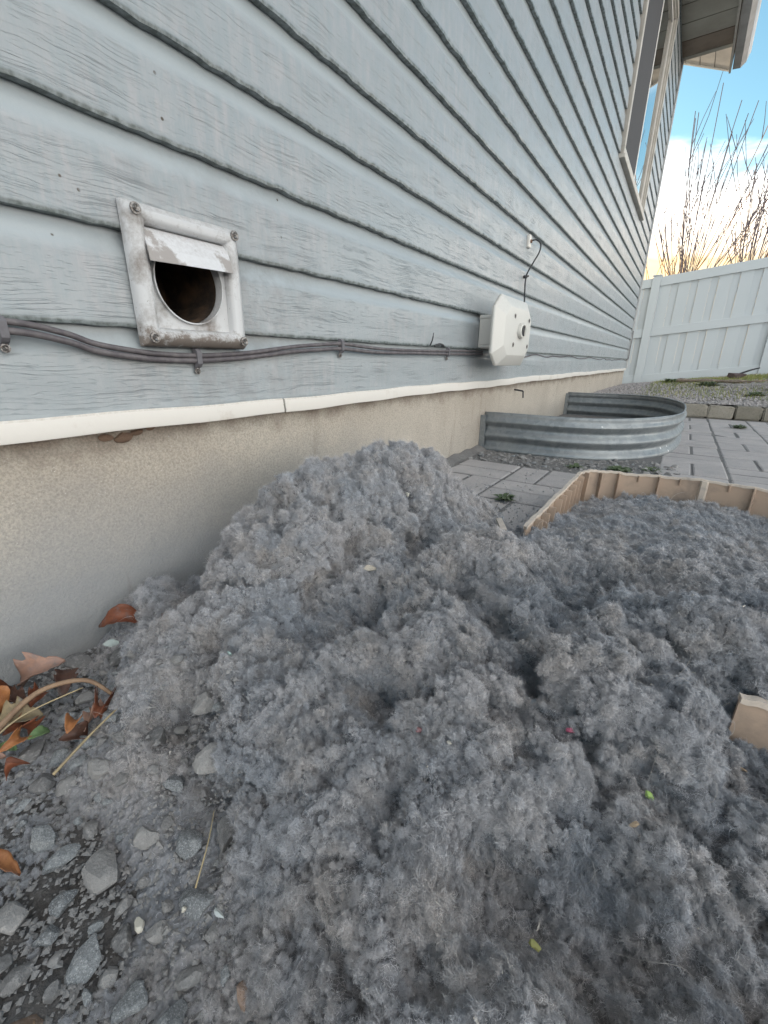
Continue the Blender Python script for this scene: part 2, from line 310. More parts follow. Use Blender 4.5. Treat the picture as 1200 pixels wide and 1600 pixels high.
# ------------------------------------------------------------------ mesh helpers
class MB:
    def __init__(s): s.v = []; s.f = []; s.mi = []
    def add(s, vs, fs, mi=0):
        o = len(s.v); s.v += [tuple(p) for p in vs]; s.f += [tuple(o+i for i in f) for f in fs]; s.mi += [mi]*len(fs)
    def box(s, a, b, mi=0):
        x0, y0, z0 = a; x1, y1, z1 = b
        s.add([(x0,y0,z0),(x1,y0,z0),(x1,y1,z0),(x0,y1,z0),(x0,y0,z1),(x1,y0,z1),(x1,y1,z1),(x0,y1,z1)],
              [(3,2,1,0),(4,5,6,7),(0,1,5,4),(1,2,6,5),(2,3,7,6),(3,0,4,7)], mi)
    def tube(s, pts, r, n=8, mi=0, cap=True):
        pts = [Vector(p) for p in pts]; rs = r if isinstance(r, (list, tuple)) else [r]*len(pts)
        up = None; rings = []
        for i, p in enumerate(pts):
            d = (pts[min(i+1, len(pts)-1)]-pts[max(i-1, 0)]).normalized()
            if up is None: up = d.orthogonal().normalized()
            up = (up-d*up.dot(d)).normalized(); sd_ = d.cross(up)
            rings.append([p+(up*math.cos(a)+sd_*math.sin(a))*rs[i] for a in [2*math.pi*k/n for k in range(n)]])
        fs = []
        for i in range(len(pts)-1):
            for k in range(n): fs.append((i*n+k, i*n+(k+1) % n, (i+1)*n+(k+1) % n, (i+1)*n+k))
        if cap: fs.append(tuple(range(n-1, -1, -1))); fs.append(tuple((len(pts)-1)*n+k for k in range(n)))
        s.add([q for rg in rings for q in rg], fs, mi)
    def sweep(s, prof, pathfn, ts, mi=0, closed=True):
        n = len(prof); vs = []
        for q in ts: vs += [pathfn(q, a, b) for a, b in prof]
        fs = []
        for i in range(len(ts)-1):
            for k in range(n if closed else n-1): fs.append((i*n+k, i*n+(k+1) % n, (i+1)*n+(k+1) % n, (i+1)*n+k))
        if closed: fs.append(tuple(range(n-1, -1, -1))); fs.append(tuple((len(ts)-1)*n+k for k in range(n)))
        s.add(vs, fs, mi)
    def build(s, name, mats, parent=None, smooth=False, bevel=0, angle=35, origin=None):
        me = bpy.data.meshes.new(name)
        vs = s.v
        if origin is not None: vs = [(x-origin[0], y-origin[1], z-origin[2]) for x, y, z in vs]
        me.from_pydata(vs, [], s.f); me.update()
        bm = bmesh.new(); bm.from_mesh(me); bmesh.ops.recalc_face_normals(bm, faces=bm.faces); bm.to_mesh(me); bm.free()
        for mm in (mats if isinstance(mats, (list, tuple)) else [mats]): me.materials.append(mm)
        me.polygons.foreach_set('material_index', s.mi)
        o = bpy.data.objects.new(name, me); col.objects.link(o)
        if origin is not None: o.location = origin
        if parent: o.parent = parent
        if smooth:
            me.shade_smooth()
            if angle < 180:
                me.set_sharp_from_angle(angle=R(angle))
        if bevel:
            bv = o.modifiers.new('bevel', 'BEVEL'); bv.width = bevel; bv.segments = 2; bv.limit_method = 'ANGLE'; bv.angle_limit = R(40)
        return o
def tag(o, label, cat, group=None, kind=None):
    if label: o['label'] = label
    if cat: o['category'] = cat
    if group: o['group'] = group
    if kind: o['kind'] = kind
    return o
def structure(o, label, cat=None): o['kind'] = 'structure'; o['label'] = label; o['category'] = cat or o.name.replace('_', ' '); return o
def thing(name, label, cat, loc=(0, 0, 0), group=None):
    o = bpy.data.objects.new(name, None); o.empty_display_size = .05; col.objects.link(o); o.location = loc
    return tag(o, label, cat, group)

# numpy noise --------------------------------------------------------
def _h(ix, iy, iz, k):
    h = (ix*374761393 + iy*668265263 + iz*2147483647 + k*1274126177) & 0xffffffff
    h = ((h ^ (h >> 13))*1274126177) & 0xffffffff
    h = ((h ^ (h >> 15))*2246822519) & 0xffffffff
    return ((h ^ (h >> 16)) & 0xffffff)/float(0xffffff)
def vnoise(P, s, k=0):
    Q = P*s; I = np.floor(Q).astype(np.int64); F = Q-I; F = F*F*F*(F*(F*6-15)+10)
    out = 0
    for a in (0, 1):
        for b in (0, 1):
            for c in (0, 1):
                wgt = (F[:, 0] if a else 1-F[:, 0])*(F[:, 1] if b else 1-F[:, 1])*(F[:, 2] if c else 1-F[:, 2])
                out = out + wgt*_h(I[:, 0]+a, I[:, 1]+b, I[:, 2]+c, k)
    return out*2-1
def fbm(P, s, o=4, k=0, g=.5):
    r = 0; a = 1; t_ = 0
    for i in range(o): r = r+a*vnoise(P, s, k+i); t_ += a; a *= g; s *= 2.03
    return r/t_
def puff(P, s, k=0):
    """rounded cells with sharp creases (1 on a clump's top, 0 in the crease)"""
    Q = P*s; I = np.floor(Q).astype(np.int64); d1 = np.full(len(P), 9.)
    for a in (-1, 0, 1):
        for b in (-1, 0, 1):
            for c in (-1, 0, 1):
                J = I+np.array([a, b, c])
                d = (J[:, 0]+_h(J[:, 0], J[:, 1], J[:, 2], k)-Q[:, 0])**2+(J[:, 1]+_h(J[:, 0], J[:, 1], J[:, 2], k+1)-Q[:, 1])**2+(J[:, 2]+_h(J[:, 0], J[:, 1], J[:, 2], k+2)-Q[:, 2])**2
                np.minimum(d1, d, out=d1)
    return np.sqrt(np.clip(1-d1*.9, 0, 1))

# ------------------------------------------------------------------ ground and paving
g = MB(); g.add([(-400,-400,-.46),(400,-400,-.46),(400,400,-.46),(-400,400,-.46)], [(0,1,2,3)])
structure(g.build('ground', M_SOIL), 'dark gritty soil lying under the gravel and the paving', 'ground')
path = MB(); path.box((-.02, .86, -.458), (3.2, 3.9, -.3735))
M_JOINT = world_noise_mat('dusty_joint_sand', ((.15, .147, .147), (.22, .215, .21), (.10, .10, .10)), 9, 120, rand=False)
path = structure(path.build('paved_path', M_JOINT), 'path of grey concrete pavers laid in a basket weave', 'path')
def paver_mesh(lx, ly):
    b = MB(); h = .0022; b.box((-lx/2+h, -ly/2+h, -.045), (lx/2-h, ly/2-h, 0))
    o = b.build('paver', M_PAVER, bevel=.0065); return o
U = .2125; V = .2225
pm = {}
def put_paver(cx, cy, vert):
    if vert not in pm:
        o = paver_mesh(U/2, V) if vert else paver_mesh(U, V/2)
        pm[vert] = o; first = True
    else: o = pm[vert].copy(); col.objects.link(o)
    o.parent = path; o.location = (cx, cy, -.371+rnd.uniform(-.0022, .0022)); o.rotation_euler = (rnd.uniform(-.006, .006), rnd.uniform(-.006, .006), rnd.uniform(-.006, .006))
for k in range(0, 9):
    for j in range(-1, 12):
        x0 = .04+k*U; y0 = 1.16+j*V
        if y0+V > 3.92: continue
        vert = (k+j) % 2 == 0
        for q in (0, 1):
            cx = x0+U/4+q*U/2 if vert else x0+U/2
            cy = y0+V/2 if vert else y0+V/4+q*V/2
            if cx < .70 and cy > 1.62 and cy < 3.75: continue
            put_paver(cx, cy, vert)
# narrow course of cut pavers against the wall is mortar and dirt: mortar strip
ms = MB()
ys = np.linspace(.9, 1.84, 60)
ms.sweep([(-.012, -.40), (.030, -.40), (.026, -.372), (.008, -.360), (-.012, -.354)], lambda q, a, b: (a+(.004*math.sin(q*31)+.004*math.sin(q*77+1))*(1 if a > 0 else 0), q, b+.003*math.sin(q*53)*(1 if b > -.39 else 0)), ys)
mo = ms.build('mortar_fillet', M_JOINT, path, smooth=True)

# planting bed terrain beyond the retaining blocks
nx, ny = 90, 90
gx, gy = np.meshgrid(np.concatenate([np.linspace(-.01, 2.2, 60), np.linspace(2.3, 9, 30)]), np.linspace(4.06, 10.6, ny), indexing='ij')
def bed_z(x, y):
    t_ = np.clip((y-4.2)/5.8, 0, 1)
    return (-.292+.0*x)*(1-t_)+(-.385+.105*x)*t_ + .035*np.sin(np.clip(t_*3.14, 0, 3.14))*(x < 9)
P3 = np.stack([gx.ravel(), gy.ravel(), 0*gx.ravel()], 1)
gz = bed_z(P3[:, 0], P3[:, 1])+fbm(P3, 3, 4)*.018+fbm(P3, 22, 3, 9)*.006
b = MB(); n0, n1 = gx.shape
vsb = [(P3[i, 0], P3[i, 1], gz[i]) for i in range(len(gz))]
b.add(vsb, [(i*n1+j, (i+1)*n1+j, (i+1)*n1+j+1, i*n1+j+1) for i in range(n0-1) for j in range(n1-1)])
bed_o = structure(b.build('planting_bed', M_BED, smooth=True, angle=180), 'raised bed of gravel and weedy soil before the fence', 'garden bed')
b = MB(); b.box((-.01, 4.06, -.458), (9, 10.6, -.45)); b.build('bed_base', M_SOIL, bed_o)

# gritty soil at the foot of the wall, lower left
gx2, gy2 = np.meshgrid(np.linspace(-.012, 1.3, 160), np.linspace(-.9, .95, 220), indexing='ij'); P4 = np.stack([gx2.ravel(), gy2.ravel(), 0*gx2.ravel()], 1)
z4 = -.4365+fbm(P4, 9, 3, 2)*.006+fbm(P4, 50, 3, 5)*.004
b = MB(); m1_ = 220; b.add([(P4[i, 0], P4[i, 1], z4[i]) for i in range(len(z4))], [(i*m1_+j, (i+1)*m1_+j, (i+1)*m1_+j+1, i*m1_+j+1) for i in range(159) for j in range(m1_-1)])
structure(b.build('gravel_ground', M_SOIL, smooth=True, angle=180), 'dark gritty soil under the loose stones at the lower left', 'ground')

# retaining blocks
wallr = thing('retaining_edge', 'row of low tan concrete blocks holding back the gravel bed', 'garden edging')
x = .30; k = 0
while x < 3.3:
    lw = rnd.choice([.155, .17, .135, .16]); yy = 3.955+.06*((x-.7)/1.0)
    b = MB(); b.box((-lw/2+.003, -.055, -.09), (lw/2-.003, .055, .0))
    bm = bmesh.new(); me = bpy.data.meshes.new('block'); me.from_pydata(b.v, [], b.f); bm.from_mesh(me)
    bmesh.ops.bevel(bm, geom=bm.edges[:], offset=.008, segments=2, affect='EDGES')
    for v_ in bm.verts: v_.co += Vector((rnd.uniform(-.003, .003), rnd.uniform(-.003, .003), rnd.uniform(-.003, .003)))
    bm.to_mesh(me); bm.free(); me.materials.append(M_EDGESTONE)
    o = bpy.data.objects.new('block', me); col.objects.link(o); o.parent = wallr; o.location = (x+lw/2, yy, -.285+rnd.uniform(-.003, .003)); o.rotation_euler[2] = R(3.4)+rnd.uniform(-.03, .03)
    o.rotation_euler[0] = rnd.uniform(-.03, .03)
    x += lw

# ------------------------------------------------------------------ house
house = thing('house', 'pale blue lap sided house on a beige concrete foundation', 'house')
S = .127; Z1 = .0445; YA, YB = -1.3, 7.16
WY0, WY1, WZ0, WZ1 = 4.16, 5.93, 1.44, 3.06
def siding(y0, y1, z0, h, bottom=False):
    ny_ = max(3, int((y1-y0)/.018)) if y0 < 3.2 else max(3, int((y1-y0)/.03))
    ys = np.linspace(y0, y1, ny_)
    # (x offset, z fraction, grain weight, butt weight)
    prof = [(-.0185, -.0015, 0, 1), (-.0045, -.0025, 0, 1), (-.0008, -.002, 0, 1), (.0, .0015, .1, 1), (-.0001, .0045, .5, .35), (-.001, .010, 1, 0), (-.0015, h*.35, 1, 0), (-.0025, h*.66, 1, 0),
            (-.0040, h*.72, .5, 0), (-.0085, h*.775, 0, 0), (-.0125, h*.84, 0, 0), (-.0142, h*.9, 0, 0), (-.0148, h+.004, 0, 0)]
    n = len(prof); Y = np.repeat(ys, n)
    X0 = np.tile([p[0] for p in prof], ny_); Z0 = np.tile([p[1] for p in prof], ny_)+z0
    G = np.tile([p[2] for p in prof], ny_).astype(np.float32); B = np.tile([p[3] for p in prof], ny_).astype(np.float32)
    if bottom: B = B*.3
    P = np.stack([Y*0+z0*3.1, Y, Y*0], 1)
    rough_edge = fbm(P, 38, 3, 3)*.0019+vnoise(P, 110, 8)*.0010
    warp = fbm(P*np.array([1, 1, 1]), 2.2, 2, 5)*.0035*np.clip((Y-1.0)/3, .15, 1.0)
    X = X0+warp*np.clip((Z0-z0)/h*(1-(Z0-z0)/h)*4, 0, 1)+np.where(B > .5, rough_edge*.6, 0)
    Z = Z0+np.where(B > .1, rough_edge, 0)
    me = bpy.data.meshes.new('siding_board'); 
    fs = [(i*n+k, (i+1)*n+k, (i+1)*n+k+1, i*n+k+1) for i in range(ny_-1) for k in range(n-1)]
    me.from_pydata(np.stack([X, Y, Z], 1).tolist(), [], fs); me.update()
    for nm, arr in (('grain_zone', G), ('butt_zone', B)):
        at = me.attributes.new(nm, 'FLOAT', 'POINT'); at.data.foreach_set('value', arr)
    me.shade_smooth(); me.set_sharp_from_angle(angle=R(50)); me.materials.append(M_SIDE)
    o = bpy.data.objects.new('siding_board', me); col.objects.link(o); o.parent = house
zs = [(-.078, Z1+.078)]+[(Z1+i*S, S) for i in range(0, 26)]
for i, (z0, h) in enumerate(zs):
    if z0+h > 3.29: h = 3.25-z0
    if h < .02: break
    if i == 1: segs = [(YA, .394), (.551, YB)]
    elif z0+h > WZ0+.03 and z0 < WZ1-.03: segs = [(YA, WY0-.02), (WY1+.02, YB)]
    else: segs = [(YA, YB)]
    for a, c in segs: siding(a, c, z0, h, i == 0)
b = MB(); b.box((-7, YA, -.46), (-.014, YB-.01, -.081)); 
f = b.build('foundation', M_FOUND, house)
b = MB(); b.box((-7, YA, -.079), (-.16, YB-.02, 3.24)); b.box((-.16, YA, -.079), (-.014, YA+.03, 3.24)); b.box((-.16, YB-.04, -.079), (-.014, YB-.02, 3.24)); b.box((-.16, YA, 3.2), (-.02, YB-.02, 3.245)); b.build('wall', M_SHEATH, house)
# starter strip in three lengths
for (a, c) in ((YA, .656), (.660, 3.05), (3.055, 7.12)):
    ys = np.linspace(a, c, int((c-a)/.05)+2); b = MB()
    def pf(q, x_, z_): return (x_+.0012*math.sin(q*9+a), q, z_+.0018*math.sin(q*5.3+1)+.001*math.sin(q*23))
    b.sweep([(-.016, -.081), (.004, -.076), (.0065, -.079), (.0095, -.100), (.0085, -.104), (.006, -.103), (.003, -.085), (-.016, -.090)], pf, ys)
    b.build('starter_strip', M_WHITE, house, smooth=True, angle=30)
# corner trim
b = MB(); b.box((-.09, YB, -.079), (.014, YB+.02, 3.25)); b.box((-.012, YB-.05, -.075), (.012, YB, 3.25)); b.build('corner_post', simple('corner_trim', (.50, .51, .51), None, 10, .5), house, bevel=.003)
# gable end wall boards
for i in range(0, 26):
    z0 = Z1-.12+i*S; b = MB(); b.add([(-7, YB+.016, z0), (-.09, YB+.016, z0), (-.09, YB+.004, z0+S), (-7, YB+.004, z0+S)], [(0, 1, 2, 3)])
    b.add([(-7, YB+.016, z0), (-.09, YB+.016, z0), (-.09, YB, z0), (-7, YB, z0)], [(0, 1, 2, 3)])
    if z0+S < 3.3: b.build('siding_board', M_SIDE, house)
# window
def frame_rect(mb, x0, x1, ya, yb, za, zb, wd):
    mb.box((x0, ya, za), (x1, yb, za+wd)); mb.box((x0, ya, zb-wd), (x1, yb, zb)); mb.box((x0, ya, za+wd), (x1, ya+wd, zb-wd)); mb.box((x0, yb-wd, za+wd), (x1, yb, zb-wd))
b = MB(); frame_rect(b, -.03, .020, WY0, WY1, WZ0, WZ1, .045); frame_rect(b, -.03, .006, WY0+.0452, WY1-.0452, WZ0+.0452, WZ1-.0452, .018)
win = b.build('window', M_TRIM, house, bevel=.004)
ym = 5.04
b = MB(); frame_rect(b, -.022, -.004, WY0+.0635, ym+.02, WZ0+.0635, WZ1-.0635, .035); b.build('sash', M_WHITE, win, bevel=.002)
b = MB(); frame_rect(b, -.030, -.012, ym-.02, WY1-.0635, WZ0+.0635, WZ1-.0635, .03); b.build('sash', M_WHITE, win, bevel=.002)
b = MB(); b.box((-.008, WY0+.098, WZ0+.098), (-.006, ym-.015, WZ1-.098)); b.build('insect_screen', M_SCREEN, win)
b = MB(); b.box((-.022, ym+.01, WZ0+.0935), (-.018, WY1-.0935, WZ1-.0935)); b.build('pane', M_GLASS, win)
b = MB(); b.box((-.016, WY0+.098, WZ0+.098), (-.013, ym-.015, WZ1-.098)); b.build('pane', M_GLASS, win)
b = MB(); b.box((-.02, WY0-.012, WZ0-.028), (.032, WY1+.012, WZ0-.002)); b.build('window_sill', M_TRIM, win, bevel=.005)
# eave: soffit panels, fascia, gutter, rake end, roof
EX = .455; EZ = 3.25
y = YA; k = 0
while y < 7.17:
    y2 = min(y+.30, 7.18); b = MB()
    dark_run = y > 6.4
    b.box((-.03, y+.006, EZ), (EX, y2-.006, EZ+.012)); b.box((-.03, y2-.006, EZ+.006), (EX, y2+.006, EZ+.014))
    o = b.build('soffit_panel', M_SOFFITD if 6.55 < y < 6.95 else M_SOFFIT, house, bevel=.002); y = y2
b = MB(); b.box((EX, YA, EZ-.03), (EX+.02, 7.66, EZ+.16)); b.build('fascia', M_TRIM, house)
b = MB(); pr_ = [(EX+.03, EZ+.13), (EX+.03, EZ+.0), (EX+.105, EZ-.005), (EX+.150, EZ+.04), (EX+.165, EZ+.10), (EX+.175, EZ+.12), (EX+.160, EZ+.125), (EX+.15, EZ+.10), (EX+.135, EZ+.045), (EX+.10, EZ+.01), (EX+.04, EZ+.012), (EX+.038, EZ+.13)]
b.sweep(pr_, lambda q, a, c: (a, q, c), [YA, 7.66]); gut = b.build('gutter', simple('gutter_metal', (.42, .41, .40), None, 6, .4), house)
b = MB(); b.add([(EX+.03, 7.655, EZ+.125), (EX+.03, 7.655, EZ), (EX+.105, 7.655, EZ-.005), (EX+.15, 7.655, EZ+.04), (EX+.165, 7.655, EZ+.11)], [(0, 1, 2, 3, 4)]); b.build('end_cap', M_TRIM, gut)
xs = np.arange(EX, -6.9, -.155); sl_ = .40
for i in range(len(xs)-1):
    xa, xb = xs[i], xs[i+1]; b = MB()
    za, zb = EZ+(EX-xa)*sl_, EZ+(EX-xb)*sl_
    for (p, q_) in (((xa-.004, za+.0016), (xb+.004, zb-.0016)),):
        b.add([(p[0], 7.18, p[1]), (q_[0], 7.18, q_[1]), (q_[0], 7.64, q_[1]), (p[0], 7.64, p[1]), (p[0], 7.18, p[1]+.012), (q_[0], 7.18, q_[1]+.012), (q_[0], 7.64, q_[1]+.012), (p[0], 7.64, p[1]+.012)],
              [(0,1,2,3),(4,5,6,7),(0,1,5,4),(1,2,6,5),(2,3,7,6),(3,0,4,7)])
    b.build('rake_soffit_panel', simple('pale_soffit', (.60, .55, .50), None, 5, .5) if i == 0 else bpy.data.materials['pale_soffit'], house)
b = MB(); b.add([(EX, 7.64, EZ-.01), (-7, 7.64, EZ-.01+(EX+7)*sl_), (-7, 7.665, EZ-.01+(EX+7)*sl_), (EX, 7.665, EZ-.01), (EX, 7.64, EZ+.16), (-7, 7.64, EZ+.16+(EX+7)*sl_), (-7, 7.665, EZ+.16+(EX+7)*sl_), (EX, 7.665, EZ+.16)], [(0,1,2,3),(4,5,6,7),(0,1,5,4),(1,2,6,5),(2,3,7,6),(3,0,4,7)])
b.build('rake_board', M_WHITE, house)
b = MB(); b.add([(EX+.06, YA, EZ+.15), (-7, YA, EZ+.15+(EX+7.06)*sl_), (-7, 7.69, EZ+.15+(EX+7.06)*sl_), (EX+.06, 7.69, EZ+.15), (EX+.06, YA, EZ+.17), (-7, YA, EZ+.17+(EX+7.06)*sl_), (-7, 7.69, EZ+.17+(EX+7.06)*sl_), (EX+.06, 7.69, EZ+.17)], [(0,1,2,3),(4,5,6,7),(0,1,5,4),(1,2,6,5),(2,3,7,6),(3,0,4,7)])
b.build('roof', M_ROOF, house)
# gable wall triangle
b = MB(); b.add([(-.05, YB-.02, 3.24), (-7, YB-.02, 3.24), (-7, YB-.02, 3.24+6.95*sl_), (-.05, YB-.02, 3.30), (-.05, YB-.05, 3.24), (-7, YB-.05, 3.24), (-7, YB-.05, 3.24+6.95*sl_), (-.05, YB-.05, 3.30)], [(0,1,2,3),(4,5,6,7)]); b.build('gable_wall', M_TRIM, house)

# ------------------------------------------------------------------ dryer vent
vent = thing('dryer_vent', 'dirty white square dryer vent with a broken stub of flap over its dark hole', 'dryer vent', (.005, .4725, .11))
VY, VZ, VH = .4725, .111, .095
b = MB()   # four half-round bars as one moulded frame
def bar_profile(t_): return None
prof = [(.001, 0.0), (.006, .0), (.016, .0035), (.0215, .011), (.0225, .0165), (.019, .0235), (.013, .0268), (.004, .028)]
corners = [(-1, -1), (1, -1), (1, 1), (-1, 1)]
vsx = []
for (cy, cz) in corners:
    for (px_, ins) in prof: vsx.append((px_, VY+cy*(VH-ins), VZ+cz*(VH-ins)))
n = len(prof); fs = []
for i in range(4):
    j = (i+1) % 4
    for k in range(n-1): fs.append((i*n+k, j*n+k, j*n+k+1, i*n+k+1))
b.add(vsx, fs)
fr = b.build('frame', M_VENT, vent, smooth=True, angle=60, origin=(.005, VY, VZ)); fr.location = (0, 0, 0)
fr.modifiers.new('bevel', 'BEVEL').width = .0025; fr.modifiers['bevel'].limit_method = 'ANGLE'; fr.modifiers['bevel'].angle_limit = R(40); fr.modifiers['bevel'].segments = 3
# back plate with round hole (ring of quads from circle to square)
HR, HY, HZ = .0605, .4705, .1135
b = MB(); K = 64; ci = []; sq = []
for k in range(K):
    a = 2*math.pi*k/K; c_, s_ = math.cos(a), math.sin(a); q = max(abs(c_), abs(s_)); ci.append((.0045, HY+HR*c_, HZ+HR*s_)); sq.append((.0045, VY+.0735*c_/q, VZ+.0735*s_/q))
lip = [(.010, HY+(HR)*math.cos(2*math.pi*k/K), HZ+(HR)*math.sin(2*math.pi*k/K)) for k in range(K)]
lip2 = [(.010, HY+(HR-.002)*math.cos(2*math.pi*k/K), HZ+(HR-.002)*math.sin(2*math.pi*k/K)) for k in range(K)]
lip3 = [(-.02, HY+(HR-.002)*math.cos(2*math.pi*k/K), HZ+(HR-.002)*math.sin(2*math.pi*k/K)) for k in range(K)]
b.add(ci+sq+lip+lip2+lip3, [(k, (k+1) % K, K+(k+1) % K, K+k) for k in range(K)]+[(2*K+k, 2*K+(k+1) % K, (k+1) % K, k) for k in range(K)]+[(2*K+k, 2*K+(k+1) % K, 3*K+(k+1) % K, 3*K+k) for k in range(K)]+[(3*K+k, 3*K+(k+1) % K, 4*K+(k+1) % K, 4*K+k) for k in range(K)])
o = b.build('back_plate', M_VENT, vent, smooth=True, origin=(.005, VY, VZ)); o.location = (0, 0, 0)
b = MB(); pts = [(-.004, 0), (-.155, 0)]
rr_ = HR-.003; vv = []; Kd = 40
xsd = np.linspace(-.006, -.155, 14)
for i, xx in enumerate(xsd):
    for k in range(Kd):
        a = 2*math.pi*k/Kd; jr = rr_+rnd.uniform(-.0022, .0008)*(1 if i else 0)-(.004 if math.sin(a) < -.5 else 0)*min(1, i/4)
        vv.append((xx, HY+jr*math.cos(a), HZ+jr*math.sin(a)))
fs = [(i*Kd+k, i*Kd+(k+1) % Kd, (i+1)*Kd+(k+1) % Kd, (i+1)*Kd+k) for i in range(13) for k in range(Kd)]+[tuple(13*Kd+k for k in range(Kd))]
b.add(vv, fs); o = b.build('duct', M_DUCT, vent, smooth=True, origin=(.005, VY, VZ)); o.location = (0, 0, 0)
# flap stub: slightly curved slat hinged under the top bar
b = MB(); nf = 14; top = []; 
for i in range(nf+1):
    t_ = i/nf; yy = .4005+.1425*t_; sag = .0025*math.sin(t_*math.pi)
    drop = .042+.004*(1-t_)
    top += [(.0095, yy, .1775), (.0185+sag*.3, yy-.001, .165), (.026+sag, yy-.003, .150), (.031+sag, yy-.004, .1775-drop), (.0292+sag, yy-.004, .1775-drop), (.024+sag, yy-.003, .150), (.0165, yy-.001, .165), (.0075, yy, .1775)]
b.add(top, [(i*8+k, i*8+(k+1) % 8, (i+1)*8+(k+1) % 8, (i+1)*8+k) for i in range(nf) for k in range(8)]+[tuple(range(8)), tuple(nf*8+k for k in range(8))])
o = b.build('flap', dirty_plastic('flap_plastic', (.70, .71, .73), (.30, .27, .25), (.53, .58), .4, 13), vent, smooth=True, angle=50, origin=(.005, VY, VZ)); o.location = (0, 0, 0)
def screw(parent, loc, r=.0042, rel=(0, 0, 0)):
    b = MB(); K = 16
    b.add([(-.001, r*1.5*math.cos(2*math.pi*k/K), r*1.5*math.sin(2*math.pi*k/K)) for k in range(K)]+[(.001, r*1.45*math.cos(2*math.pi*k/K), r*1.45*math.sin(2*math.pi*k/K)) for k in range(K)]+[(.0012, r*math.cos(2*math.pi*k/K), r*math.sin(2*math.pi*k/K)) for k in range(K)]+[(.0035, r*.8*math.cos(2*math.pi*k/K), r*.8*math.sin(2*math.pi*k/K)) for k in range(K)],
          [(k, (k+1) % K, K+(k+1) % K, K+k) for k in range(K)]+[(K+k, K+(k+1) % K, 2*K+(k+1) % K, 2*K+k) for k in range(K)]+[(2*K+k, 2*K+(k+1) % K, 3*K+(k+1) % K, 3*K+k) for k in range(K)])
    # recessed cross slot ring
    h = r*.75
    b.add([(.0035, r*.8*math.cos(2*math.pi*k/K), r*.8*math.sin(2*math.pi*k/K)) for k in range(K)]+[(.0022, h*.45*math.cos(2*math.pi*k/K), h*.45*math.sin(2*math.pi*k/K)) for k in range(K)], [(k, (k+1) % K, K+(k+1) % K, K+k) for k in range(K)]+[tuple(K+k for k in range(K))])
    b.box((.003, -r*.7, -.0005), (.0038, r*.7, .0005))
    o = b.build('screw', M_SCREW, parent, smooth=True); o.location = Vector(loc)-Vector(rel); o.rotation_euler[0] = rnd.uniform(0, 3); return o
for (sy, sz) in ((-1, -1), (1, -1), (1, 1), (-1, 1)):
    screw(vent, (.0235, VY+sy*(VH-.0128), VZ+sz*(VH-.0128)), .0052, rel=(.005, VY, .11))
fr.location = (0, 0, .001)

# ------------------------------------------------------------------ cables, clips, hood
def cr_spline(pts, n=12):
    pts = [Vector(p) for p in pts]; out = []
    for i in range(len(pts)-1):
        p0, p1, p2, p3 = pts[max(i-1, 0)], pts[i], pts[i+1], pts[min(i+2, len(pts)-1)]
        for k in range(n):
            t_ = k/n; out.append(.5*((2*p1)+(-p0+p2)*t_+(2*p0-5*p1+4*p2-p3)*t_*t_+(-p0+3*p1-3*p2+p3)*t_**3))
    out.append(pts[-1]); return out
cab = [(-1.0, .052), (-.4, .05), (.05, .043), (.212, .040), (.275, .030), (.311, .018), (.353, .011), (.4, .006), (.467, .004), (.53, .007), (.591, .012), (.693, .024), (.78, .031), (.852, .035), (.94, .031), (1.029, .028), (1.2, .028), (1.422, .031), (1.60, .034), (1.742, .035)]
b = MB(); b.tube([(p.x, p.y, p.z) for p in cr_spline([(.0065, y_, z_) for y_, z_ in cab])], .0040, 10); c1 = b.build('power_cable', M_CABLE, smooth=True, angle=180, origin=(.006, .2, .03))
tag(c1, 'upper of the two dark grey cables sagging along the siding below the dryer vent', 'cable')
b = MB(); b.tube([(p.x, p.y, p.z) for p in cr_spline([(.0068+.001*math.sin(y_*7), y_, z_-.0092-.0015*math.sin(y_*9)) for y_, z_ in cab])], .0043, 10); c2 = b.build('power_cable', M_CABLE, smooth=True, angle=180, origin=(.006, .2, .02))
tag(c2, 'lower of the two dark grey cables sagging along the siding below the dryer vent', 'cable')
pts = [(.006, 1.86, .034)]; y = 1.95
while y < 6.9: pts.append((.005+rnd.uniform(0, .004), y, .030+rnd.uniform(-.010, .010))); y += rnd.uniform(.12, .25)
pts += [(.006, 7.04, .03), (.016, 7.10, .06), (.016, 7.09, .16), (.016, 7.115, .28), (.016, 7.10, .40)]
b = MB(); b.tube(cr_spline(pts, 6), .0035, 6); o = b.build('power_cable', M_CABLE, smooth=True, angle=180, origin=(.006, 1.86, .034)); tag(o, 'thin loose cable waving along the siding from the hood to the far corner', 'cable')
clips = [(.212, .030, 'grey clip with a screw holding the cables at the left edge of the siding'), (.468, .0, 'grey clip with a screw under the dryer vent frame'), (.852, .030, 'small grey clip on the cables between the dryer vent and the hood'), (1.43, .027, 'small grey clip on the cables just left of the white hood')]
for i, (cy, cz, lb) in enumerate(clips):
    t = thing('cable_clip', lb, 'cable clip', (.0, cy, cz), 'cable clips along the siding')
    b = MB(); hw = .0045
    prof = [(.0005, .016), (.009, .015), (.0135, .010), (.0135, -.009), (.009, -.0135), (.003, -.016), (.002, -.0245), (.0005, -.0245)]
    b.sweep([(a, c) for a, c in prof], lambda q, a, c: (a, q, c), [-hw, hw]); o = b.build('strap', simple('clip_plastic', (.17, .165, .18), None, 60, .6) if i == 0 else bpy.data.materials['clip_plastic'], t, bevel=.0006)
    screw(t, (.0025, .0, -.0205), .0036)
